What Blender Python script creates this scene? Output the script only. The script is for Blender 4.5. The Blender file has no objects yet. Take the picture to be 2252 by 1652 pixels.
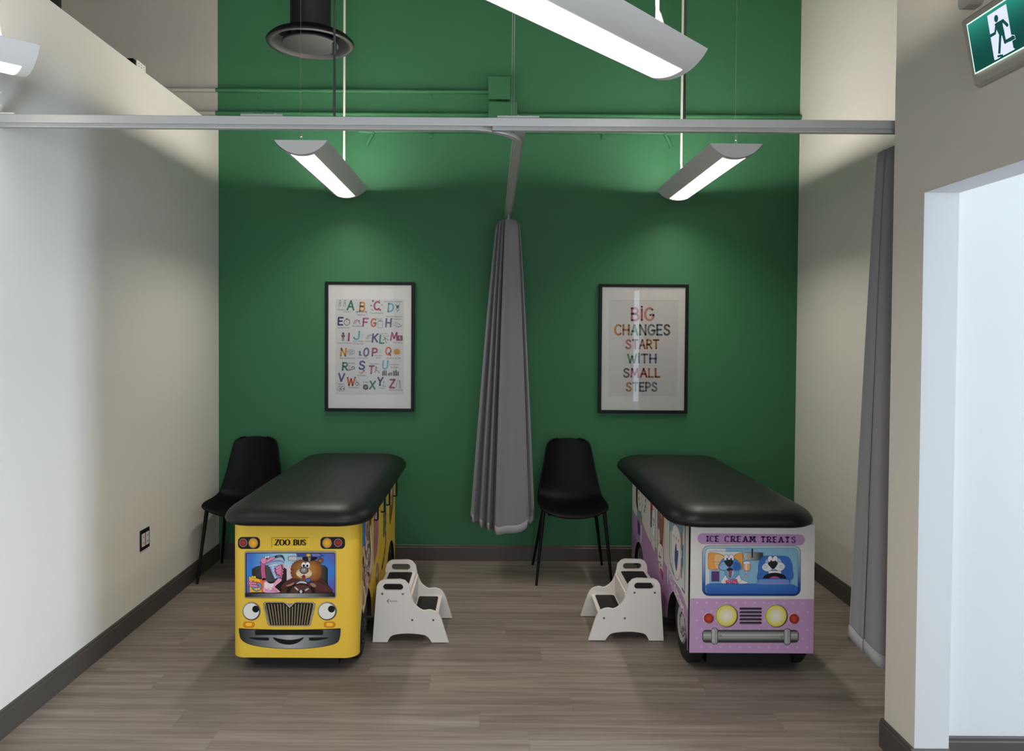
import bpy, math, random
from mathutils import Vector, Matrix
from mathutils.geometry import tessellate_polygon

S = bpy.context.scene
COL = S.collection
R = math.radians
random.seed(7)

# ------------------------------------------------------------------ camera
def set_camera():
    yaw, pitch, roll = .0019, .0216, .0065
    cy, sy = math.cos(yaw), math.sin(yaw)
    fw = Vector((sy*math.cos(pitch), cy*math.cos(pitch), -math.sin(pitch)))
    rt = Vector((cy, -sy, 0)); up = rt.cross(fw)
    c, s = math.cos(roll), math.sin(roll)
    r2 = c*rt + s*up; u2 = -s*rt + c*up
    cam = bpy.data.cameras.new('camera'); ob = bpy.data.objects.new('camera', cam); COL.objects.link(ob)
    ob.matrix_world = Matrix(((r2.x, u2.x, -fw.x, 0), (r2.y, u2.y, -fw.y, 0), (r2.z, u2.z, -fw.z, 1.54), (0, 0, 0, 1)))
    cam.sensor_fit = 'HORIZONTAL'; cam.sensor_width = 36; cam.lens = 1700/2252*36
    cam.shift_x = (1126-1084.9)/2252; cam.shift_y = -(826-773.5)/2252
    cam.clip_start = .05
    S.camera = ob
set_camera()

XL, XR, D = -1.853, 2.069, 5.247          # left wall, right wall, green back wall
XN, YN, TH = 1.482, 2.867, .121           # near wall: face, end, thickness
# ------------------------------------------------------------------ light and exposure
LAMP_DOWN, LAMP_UP, LAMP_W = 2.2, 62, 9.0
LAMP_COL = (1.0, .93, .83)
S.view_settings.view_transform = 'Standard'; S.view_settings.look = 'None'
S.view_settings.gamma = 1; S.view_settings.use_curve_mapping = False
S.view_settings.exposure = 0.0
S.cycles.use_denoising = True
S.cycles.max_bounces = 8; S.cycles.diffuse_bounces = 5
W = bpy.data.worlds.new('sky'); S.world = W; W.use_nodes = True
W.node_tree.nodes['Background'].inputs[0].default_value = (.75, .87, 1, 1)
W.node_tree.nodes['Background'].inputs[1].default_value = .35

def area(name, loc, target, sx, sy, power, col):
    l = bpy.data.lights.new(name, 'AREA'); l.shape = 'RECTANGLE'; l.size = sx; l.size_y = sy
    l.energy = power; l.color = col
    o = bpy.data.objects.new(name, l); COL.objects.link(o); o.location = loc
    o.rotation_euler = (Vector(target)-Vector(loc)).to_track_quat('-Z', 'Y').to_euler()
    return o
# daylight through the side room's two windows; rear and room lights are added fill
REAR, SIDE, FRONT, ROOM = 62, 262, 20, 205
area('daylight_side_window', (5.48, 1.62, 1.5), (1, 1.9, 1.3), .36, 1.8, SIDE, (.70, .84, 1))
area('added_rear_fill', (0, -4.08, 1.75), (0, 0, 1.7), 2.6, 1.7, REAR, (.86, .93, 1))  # added fill behind the camera, brightens the faces turned to it
area('added_room_fill', (XN+.09, -2.6, 1.6), (-1, -2.6, 1.6), 2.0, 1.6, ROOM, (.74, .87, 1))  # added unseen light at right, brightens the left wall near the camera
area('daylight_front_window', (2.15, -1.48, 1.45), (2.15, 1.4, 1.45), .8, 1.85, FRONT, (.78, .89, 1))

# ------------------------------------------------------------------ materials
def lin(c):
    if isinstance(c, str):
        c = c.lstrip('#'); c = c if len(c) == 6 else ''.join(k*2 for k in c); c = tuple(int(c[i:i+2], 16)/255 for i in (0, 2, 4))
    return tuple((x/12.92 if x <= .04045 else ((x+.055)/1.055)**2.4) for x in c)

def mat(name, c, rough=.6, metal=0, spec=.4, bump=0, bscale=200, vary=0, vscale=3, sheen=0):
    m = bpy.data.materials.new(name); m.use_nodes = True
    nt = m.node_tree; b = nt.nodes['Principled BSDF']
    col = lin(c)
    b.inputs['Base Color'].default_value = (*col, 1)
    b.inputs['Roughness'].default_value = rough; b.inputs['Metallic'].default_value = metal
    b.inputs['Specular IOR Level'].default_value = spec
    if sheen: b.inputs['Sheen Weight'].default_value = sheen
    tc = nt.nodes.new('ShaderNodeTexCoord')
    if vary:
        n = nt.nodes.new('ShaderNodeTexNoise'); n.inputs['Scale'].default_value = vscale; n.inputs['Detail'].default_value = 4
        nt.links.new(tc.outputs['Object'], n.inputs['Vector'])
        mr = nt.nodes.new('ShaderNodeMapRange'); mr.inputs['To Min'].default_value = 1-vary; mr.inputs['To Max'].default_value = 1+vary
        nt.links.new(n.outputs['Fac'], mr.inputs['Value'])
        mx = nt.nodes.new('ShaderNodeVectorMath'); mx.operation = 'SCALE'; mx.inputs[0].default_value = col
        nt.links.new(mr.outputs[0], mx.inputs['Scale']); nt.links.new(mx.outputs[0], b.inputs['Base Color'])
    if bump:
        n = nt.nodes.new('ShaderNodeTexNoise'); n.inputs['Scale'].default_value = bscale; n.inputs['Detail'].default_value = 3
        nt.links.new(tc.outputs['Object'], n.inputs['Vector'])
        bp = nt.nodes.new('ShaderNodeBump'); bp.inputs['Strength'].default_value = bump; bp.inputs['Distance'].default_value = .002
        nt.links.new(n.outputs['Fac'], bp.inputs['Height']); nt.links.new(bp.outputs[0], b.inputs['Normal'])
    return m

def emit(name, c, strength, base=None):
    m = bpy.data.materials.new(name); m.use_nodes = True; b = m.node_tree.nodes['Principled BSDF']
    b.inputs['Base Color'].default_value = (*(base or (.8, .8, .8)), 1)
    b.inputs['Emission Color'].default_value = (*c, 1); b.inputs['Emission Strength'].default_value = strength
    return m

def vcol_mat(name, rough=.35, emission=0):
    m = bpy.data.materials.new(name); m.use_nodes = True; nt = m.node_tree; b = nt.nodes['Principled BSDF']
    a = nt.nodes.new('ShaderNodeVertexColor'); a.layer_name = 'ink'
    nt.links.new(a.outputs['Color'], b.inputs['Base Color']); b.inputs['Roughness'].default_value = rough
    b.inputs['Specular IOR Level'].default_value = .3
    if emission:
        nt.links.new(a.outputs['Color'], b.inputs['Emission Color']); b.inputs['Emission Strength'].default_value = emission
    return m

def glass_mat():
    m = bpy.data.materials.new('picture_glass'); m.use_nodes = True; nt = m.node_tree
    nt.nodes.remove(nt.nodes['Principled BSDF']); out = nt.nodes['Material Output']
    t = nt.nodes.new('ShaderNodeBsdfTransparent'); g = nt.nodes.new('ShaderNodeBsdfGlossy'); g.inputs['Roughness'].default_value = .01
    f = nt.nodes.new('ShaderNodeFresnel'); f.inputs['IOR'].default_value = 1.4
    mx = nt.nodes.new('ShaderNodeMixShader')
    nt.links.new(f.outputs[0], mx.inputs[0]); nt.links.new(t.outputs[0], mx.inputs[1]); nt.links.new(g.outputs[0], mx.inputs[2])
    nt.links.new(mx.outputs[0], out.inputs['Surface'])
    return m

def floor_mat():
    m = bpy.data.materials.new('grey_oak_vinyl_plank'); m.use_nodes = True; nt = m.node_tree; N = nt.nodes; L = nt.links
    b = N['Principled BSDF']
    def math_(op, a, c=None, d=None):
        n = N.new('ShaderNodeMath'); n.operation = op
        for i, v in enumerate((a, c, d)):
            if v is None: continue
            if isinstance(v, (int, float)): n.inputs[i].default_value = v
            else: L.new(v, n.inputs[i])
        return n.outputs[0]
    geo = N.new('ShaderNodeNewGeometry'); sp = N.new('ShaderNodeSeparateXYZ'); L.new(geo.outputs['Position'], sp.inputs[0])
    x, y = sp.outputs[0], sp.outputs[1]
    v = math_('DIVIDE', math_('SUBTRACT', y, 2.972), .1625)
    row = math_('FLOOR', v); fv = math_('FRACT', v)
    offs = [-.04, .343, -.265, -.556, .245, -.34, .08, .5, -.15, .3, -.5, .15]
    cr = N.new('ShaderNodeValToRGB'); cr.color_ramp.interpolation = 'CONSTANT'
    el = cr.color_ramp.elements
    while len(el) < 12: el.new(.99)
    for i, o in enumerate(offs):
        el[i].position = i/12; g = (o % 1.2)/1.2; el[i].color = (g, g, g, 1)
    L.new(math_('ADD', math_('FRACT', math_('DIVIDE', row, 12)), .02), cr.inputs[0])
    sc = N.new('ShaderNodeSeparateColor'); L.new(cr.outputs[0], sc.inputs[0])
    u = math_('SUBTRACT', math_('DIVIDE', x, 1.2), sc.outputs[0])
    pid = math_('FLOOR', u); fu = math_('FRACT', u)
    cid = N.new('ShaderNodeCombineXYZ'); L.new(pid, cid.inputs[0]); L.new(row, cid.inputs[1])
    wn = N.new('ShaderNodeTexWhiteNoise'); wn.noise_dimensions = '2D'; L.new(cid.outputs[0], wn.inputs['Vector'])
    # grain stretched along the plank, shifted per plank
    cv = N.new('ShaderNodeCombineXYZ')
    L.new(math_('ADD', math_('MULTIPLY', x, 1.3), math_('MULTIPLY', wn.outputs['Value'], 37)), cv.inputs[0])
    L.new(math_('MULTIPLY', y, 26), cv.inputs[1])
    n1 = N.new('ShaderNodeTexNoise'); n1.inputs['Scale'].default_value = 1; n1.inputs['Detail'].default_value = 7; n1.inputs['Roughness'].default_value = .62
    n1.inputs['Distortion'].default_value = .35
    L.new(cv.outputs[0], n1.inputs['Vector'])
    cv2 = N.new('ShaderNodeCombineXYZ')
    L.new(math_('ADD', math_('MULTIPLY', x, 5), math_('MULTIPLY', wn.outputs['Value'], 11)), cv2.inputs[0]); L.new(math_('MULTIPLY', y, 170), cv2.inputs[1])
    n2 = N.new('ShaderNodeTexNoise'); n2.inputs['Scale'].default_value = 1; n2.inputs['Detail'].default_value = 4
    L.new(cv2.outputs[0], n2.inputs['Vector'])
    ramp = N.new('ShaderNodeValToRGB'); e = ramp.color_ramp.elements
    e[0].position = .28; e[0].color = (*lin('#645b54'), 1)
    e[1].position = .74; e[1].color = (*lin('#9c928a'), 1)
    k = e.new(.5); k.color = (*lin('#81776f'), 1)
    fac = math_('ADD', math_('MULTIPLY', n1.outputs['Fac'], .8), math_('MULTIPLY', n2.outputs['Fac'], .2))
    L.new(fac, ramp.inputs[0])
    tint = math_('ADD', math_('MULTIPLY', wn.outputs['Value'], .22), .89)
    jy = math_('MULTIPLY', math_('GREATER_THAN', fv, .014), math_('LESS_THAN', fv, .993))
    jx = math_('GREATER_THAN', fu, .0022)
    joint = math_('ADD', math_('MULTIPLY', math_('MULTIPLY', jx, jy), .16), .84)
    sc2 = N.new('ShaderNodeVectorMath'); sc2.operation = 'SCALE'
    L.new(ramp.outputs[0], sc2.inputs[0]); L.new(math_('MULTIPLY', tint, joint), sc2.inputs['Scale'])
    L.new(sc2.outputs[0], b.inputs['Base Color'])
    b.inputs['Roughness'].default_value = .5; b.inputs['Specular IOR Level'].default_value = .35
    bp = N.new('ShaderNodeBump'); bp.inputs['Strength'].default_value = .12; bp.inputs['Distance'].default_value = .002
    L.new(fac, bp.inputs['Height']); L.new(bp.outputs[0], b.inputs['Normal'])
    return m

def fabric_mat(name, c):
    m = mat(name, c, rough=.75, spec=.25, sheen=.2)
    nt = m.node_tree; b = nt.nodes['Principled BSDF']
    tc = nt.nodes.new('ShaderNodeTexCoord')
    vo = nt.nodes.new('ShaderNodeTexVoronoi'); vo.inputs['Scale'].default_value = 110
    mp = nt.nodes.new('ShaderNodeMapping'); mp.inputs['Scale'].default_value = (1, .4, 1)
    nt.links.new(tc.outputs['Object'], mp.inputs[0]); nt.links.new(mp.outputs[0], vo.inputs['Vector'])
    bp = nt.nodes.new('ShaderNodeBump'); bp.inputs['Strength'].default_value = .18; bp.inputs['Distance'].default_value = .001
    nt.links.new(vo.outputs['Distance'], bp.inputs['Height']); nt.links.new(bp.outputs[0], b.inputs['Normal'])
    return m

M = dict(
    green=mat('green_wall_paint', '#346b48', .62, spec=.3, bump=.05, bscale=260),
    white=mat('off_white_wall_paint', '#e0dcd5', .6, spec=.3, bump=.05, bscale=260),
    taupe=mat('warm_grey_wall_paint', '#d8d2c9', .6, spec=.3, bump=.05, bscale=260),
    clean=mat('white_side_room_paint', '#cccccb', .6, spec=.3),
    ceil=mat('grey_ceiling_paint', '#3a3936', .8),
    back=mat('grey_beige_back_wall_paint', '#b7b1a8', .6, spec=.3),
    base=mat('dark_taupe_baseboard', '#4c4742', .45, spec=.4),
    floor=floor_mat(),
    alu=mat('satin_aluminium', '#c2c2c0', .4, metal=.3, spec=.5),
    plate=mat('galvanised_plate', '#b9b9b4', .4, metal=.6),
    rod=mat('dark_threaded_rod', '#4a4f52', .4, metal=.8),
    wire=mat('steel_wire', '#8d948f', .4, metal=.7),
    cord=mat('white_pvc_cord', '#e6e3da', .5),
    lamp=mat('silver_lamp_paint', '#e4e5e6', .42, metal=0, spec=.4),
    lamp_light=emit('lit_lower_diffuser', LAMP_COL, LAMP_DOWN),
    lamp_up=emit('lit_upper_diffuser', LAMP_COL, LAMP_UP),
    black=mat('black_satin_paint', '#0b0b0c', .5, spec=.2),
    duct=mat('black_duct_paint', '#15161b', .6),
    flange=mat('charcoal_diffuser_paint', '#101113', .55, spec=.25),
    frame=mat('black_picture_frame', '#080808', .5, spec=.25),
    paper=mat('white_mat_board', '#f6f1ea', .9, spec=.1),
    glass=glass_mat(),
    ink=vcol_mat('printed_ink', .55), film=vcol_mat('printed_vinyl_film', .4),
    vinyl=mat('black_vinyl_upholstery', '#0f1011', .42, spec=.36, bump=.06, bscale=900),
    yellow=mat('yellow_laminate', '#e8c040', .38, spec=.4),
    cream=mat('white_laminate', '#dedad7', .4, spec=.4),
    lilac=mat('lilac_laminate', '#c79fc8', .4, spec=.4),
    dark=mat('black_laminate_base', '#0c0c0d', .6),
    tyre=mat('black_rubber_tyre', '#141414', .65),
    chrome=mat('chrome_hub', '#b8b8ba', .25, metal=.9),
    shell=mat('black_moulded_plastic', '#050507', .5, spec=.14),
    stool=mat('white_painted_plywood', '#e2dcd6', .5, spec=.35),
    tread=mat('black_rubber_tread', '#161617', .8, bump=.3, bscale=700),
    bolt=mat('steel_screw_head', '#8f8a80', .3, metal=.9),
    curtain=fabric_mat('grey_curtain_fabric', '#7f7d80'),
    hem=mat('pale_curtain_hem', '#9b989b', .8),
    outlet=mat('black_outlet_plate', '#17150f', .4), insert=mat('white_outlet_insert', '#d8d2cb', .4),
    sign=mat('warm_grey_sign_housing', '#aaa59d', .55), signface=vcol_mat('backlit_sign_face', .4, .75),
)

# ------------------------------------------------------------------ mesh helpers
class MB:
    def __init__(s): s.v = []; s.f = []; s.m = []; s.mi = 0
    def add(s, vs, fs, T=None):
        n = len(s.v); s.v += [(T @ Vector(v)) if T else Vector(v) for v in vs]
        for f in fs: s.f.append([n+i for i in f]); s.m.append(s.mi)
        return s
    def box(s, x0, x1, y0, y1, z0, z1, T=None):
        vs = [(x, y, z) for z in (z0, z1) for y in (y0, y1) for x in (x0, x1)]
        return s.add(vs, [(0, 2, 3, 1), (4, 5, 7, 6), (0, 1, 5, 4), (2, 6, 7, 3), (0, 4, 6, 2), (1, 3, 7, 5)], T)
    def prism(s, poly, d0, d1, axis='y', holes=(), T=None):
        """polygon in the plane across `axis`, extruded from d0 to d1"""
        def P(a, b, d):
            return (a, d, b) if axis == 'y' else ((d, a, b) if axis == 'x' else (a, b, d))
        loops = [list(poly)]+[list(h) for h in holes]
        flat = [p for l in loops for p in l]; n = len(flat)
        tris = tessellate_polygon([[Vector((p[0], p[1], 0)) for p in l] for l in loops])
        vs = [P(a, b, d0) for a, b in flat]+[P(a, b, d1) for a, b in flat]
        fs = [tuple(t) for t in tris]+[tuple(i+n for i in reversed(t)) for t in tris]
        k = 0
        for l in loops:
            for i in range(len(l)):
                j = (i+1) % len(l); fs.append((k+i, k+j, n+k+j, n+k+i))
            k += len(l)
        return s.add(vs, fs, T)
    def tube(s, pts, r, n=10, caps=True, T=None):
        pts = [Vector(p) for p in pts]; rs = r if isinstance(r, (list, tuple)) else [r]*len(pts)
        vs = []; up = None
        for i, p in enumerate(pts):
            d = (pts[min(i+1, len(pts)-1)]-pts[max(i-1, 0)]).normalized()
            if up is None: up = d.orthogonal().normalized()
            up = (up-d*up.dot(d)).normalized(); w = d.cross(up)
            for k in range(n):
                a = 2*math.pi*k/n; vs.append(p+rs[i]*(math.cos(a)*up+math.sin(a)*w))
        fs = [(i*n+k, i*n+(k+1) % n, (i+1)*n+(k+1) % n, (i+1)*n+k) for i in range(len(pts)-1) for k in range(n)]
        if caps: fs += [tuple(range(n-1, -1, -1)), tuple((len(pts)-1)*n+k for k in range(n))]
        return s.add(vs, fs, T)
    def lathe(s, prof, n=40, axis='z', c=(0, 0, 0), T=None):
        vs = []
        for r, h in prof:
            for k in range(n):
                a = 2*math.pi*k/n; p, q = r*math.cos(a), r*math.sin(a)
                v = (p, q, h) if axis == 'z' else ((h, p, q) if axis == 'x' else (p, h, q))
                vs.append((v[0]+c[0], v[1]+c[1], v[2]+c[2]))
        fs = [(i*n+k, i*n+(k+1) % n, (i+1)*n+(k+1) % n, (i+1)*n+k) for i in range(len(prof)-1) for k in range(n)]
        fs += [tuple(range(n)), tuple((len(prof)-1)*n+k for k in range(n))]
        return s.add(vs, fs, T)
    def grid(s, rows, closed=False):
        n = len(rows[0]); vs = [v for r in rows for v in r]
        fs = [(i*n+k, i*n+(k+1) % n, (i+1)*n+(k+1) % n, (i+1)*n+k) for i in range(len(rows)-1) for k in range(n if closed else n-1)]
        return s.add(vs, fs)
    def build(s, name, m, parent=None, smooth=None, bevel=0, label=None):
        me = bpy.data.meshes.new(name); me.from_pydata(s.v, [], s.f)
        for x in (m if isinstance(m, (list, tuple)) else [m]): me.materials.append(x)
        me.polygons.foreach_set('material_index', s.m)
        import bmesh
        bm = bmesh.new(); bm.from_mesh(me); bmesh.ops.recalc_face_normals(bm, faces=bm.faces); bm.to_mesh(me); bm.free()
        if smooth:
            me.shade_smooth(); me.set_sharp_from_angle(angle=R(smooth))
        o = bpy.data.objects.new(name, me); COL.objects.link(o)
        if bevel:
            b = o.modifiers.new('bevel', 'BEVEL'); b.width = bevel; b.segments = 3; b.limit_method = 'ANGLE'; b.angle_limit = R(50)
        if parent: o.parent = parent
        if label: o['label'] = label
        return o

def tag(o, label, cat, group=None):
    o['label'] = label; o['category'] = cat
    if group: o['group'] = group
    return o
def thing(name, loc, label, cat, group=None, rz=0):
    o = bpy.data.objects.new(name, None); COL.objects.link(o); o.location = loc; o.rotation_euler = (0, 0, rz)
    o.empty_display_size = .1
    return tag(o, label, cat, group)
def struct(o): o['kind'] = 'structure'; return o
def copy_thing(root, loc, rz, label, group=None):
    r = root.copy(); COL.objects.link(r); r.location = loc; r.rotation_euler = (0, 0, rz); r['label'] = label
    if group: r['group'] = group
    for ch in list(root.children):
        c = ch.copy(); COL.objects.link(c); c.parent = r
        for g in list(ch.children):
            d = g.copy(); COL.objects.link(d); d.parent = c
    return r

def spline(pts, n=8, closed=False):
    P = [Vector(p) for p in pts]; out = []; m = len(P)
    for i in range(m if closed else m-1):
        g = lambda k: P[k % m] if closed else P[max(0, min(m-1, k))]
        a, b, c, d = g(i-1), g(i), g(i+1), g(i+2)
        for k in range(n):
            t = k/n
            out.append(.5*((2*b)+(c-a)*t+(2*a-5*b+4*c-d)*t*t+(3*b-a-3*c+d)*t**3))
    if not closed: out.append(P[-1])
    return [tuple(v) for v in out]
def arc(cx, cy, rx, ry, a0, a1, n=14):
    return [(cx+rx*math.cos(R(a0+(a1-a0)*i/n)), cy+ry*math.sin(R(a0+(a1-a0)*i/n))) for i in range(n+1)]
def rrect(x0, y0, x1, y1, r, n=6):
    return (arc(x1-r, y1-r, r, r, 0, 90, n)+arc(x0+r, y1-r, r, r, 90, 180, n)+arc(x0+r, y0+r, r, r, 180, 270, n)+arc(x1-r, y0+r, r, r, 270, 360, n))
def mixc(a, b, t): return tuple(a[i]+(b[i]-a[i])*t for i in range(3))

# ------------------------------------------------------------------ lettering and printed graphics
SS = [(.56, .84), (.46, .96), (.29, 1), (.12, .94), (.04, .78), (.11, .62), (.3, .52), (.49, .42), (.58, .26), (.5, .07), (.3, 0), (.1, .04), (0, .17)]
G = {
 'A': (.72, [[(0, 0), (.36, 1)], [(.36, 1), (.72, 0)], [(.13, .35), (.59, .35)]]),
 'B': (.6, [[(0, 0), (0, 1)], [(0, 1), (.3, 1)]+arc(.3, .77, .25, .23, 90, -90)+[(0, .54)], [(0, .54), (.32, .54)]+arc(.32, .27, .28, .27, 90, -90)+[(0, 0)]]),
 'C': (.68, [arc(.4, .5, .4, .5, 48, 312)]),
 'D': (.68, [[(0, 0), (0, 1)], [(0, 1), (.25, 1)]+arc(.25, .5, .43, .5, 90, -90)+[(0, 0)]]),
 'E': (.55, [[(0, 0), (0, 1)], [(0, 1), (.55, 1)], [(0, 0), (.55, 0)], [(0, .52), (.45, .52)]]),
 'F': (.55, [[(0, 0), (0, 1)], [(0, 1), (.55, 1)], [(0, .52), (.45, .52)]]),
 'G': (.76, [arc(.4, .5, .4, .5, 48, 330)+[(.76, .44)], [(.45, .44), (.76, .44)]]),
 'H': (.65, [[(0, 0), (0, 1)], [(.65, 0), (.65, 1)], [(0, .5), (.65, .5)]]),
 'I': (.0, [[(0, 0), (0, 1)]]),
 'i': (.0, [[(0, 0), (0, .92)], [(0, 1.12), (0.005, 1.14)]]),
 'J': (.5, [[(.5, 1)]+[(.5, .3)]+arc(.25, .27, .25, .27, 0, -170)]),
 'K': (.6, [[(0, 0), (0, 1)], [(.58, 1), (0, .42)], [(.18, .58), (.6, 0)]]),
 'L': (.5, [[(0, 1), (0, 0)], [(0, 0), (.5, 0)]]),
 'M': (.86, [[(0, 0), (.1, 1)], [(.1, 1), (.43, .25)], [(.43, .25), (.76, 1)], [(.76, 1), (.86, 0)]]),
 'N': (.66, [[(0, 0), (0, 1)], [(0, 1), (.66, 0)], [(.66, 0), (.66, 1)]]),
 'O': (.8, [arc(.4, .5, .4, .5, 0, 360, 26)]),
 'P': (.58, [[(0, 0), (0, 1)], [(0, 1), (.3, 1)]+arc(.3, .73, .28, .27, 90, -90)+[(0, .46)]]),
 'Q': (.8, [arc(.4, .5, .4, .5, 0, 360, 26), [(.5, .22), (.8, -.08)]]),
 'R': (.62, [[(0, 0), (0, 1)], [(0, 1), (.3, 1)]+arc(.3, .74, .28, .26, 90, -90)+[(0, .48)], [(.26, .48), (.62, 0)]]),
 'S': (.58, [spline(SS, 4)]),
 'T': (.68, [[(0, 1), (.68, 1)], [(.34, 1), (.34, 0)]]),
 'U': (.64, [[(0, 1), (0, .34)]+arc(.32, .32, .32, .32, 180, 360)+[(.64, 1)]]),
 'V': (.7, [[(0, 1), (.35, 0)], [(.35, 0), (.7, 1)]]),
 'W': (.95, [[(0, 1), (.24, 0)], [(.24, 0), (.47, .8)], [(.47, .8), (.71, 0)], [(.71, 0), (.95, 1)]]),
 'X': (.64, [[(0, 1), (.64, 0)], [(0, 0), (.64, 1)]]),
 'Y': (.64, [[(0, 1), (.32, .48)], [(.64, 1), (.32, .48)], [(.32, .48), (.32, 0)]]),
 'Z': (.6, [[(0, 1), (.6, 1)], [(.6, 1), (0, 0)], [(0, 0), (.6, 0)]]),
 ' ': (.3, []),
}
_txt = {}
def text_tris(s):
    """flat triangles of a word in Blender's built-in font, cap height about 0.7"""
    if s not in _txt:
        cu = bpy.data.curves.new('caption', 'FONT'); cu.body = s; cu.resolution_u = 2
        o = bpy.data.objects.new('caption', cu); COL.objects.link(o)
        me = o.evaluated_get(bpy.context.evaluated_depsgraph_get()).to_mesh()
        _txt[s] = ([tuple(v.co[:2]) for v in me.vertices], [tuple(p.vertices) for p in me.polygons])
        bpy.data.objects.remove(o); bpy.data.curves.remove(cu)
    return _txt[s]

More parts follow.
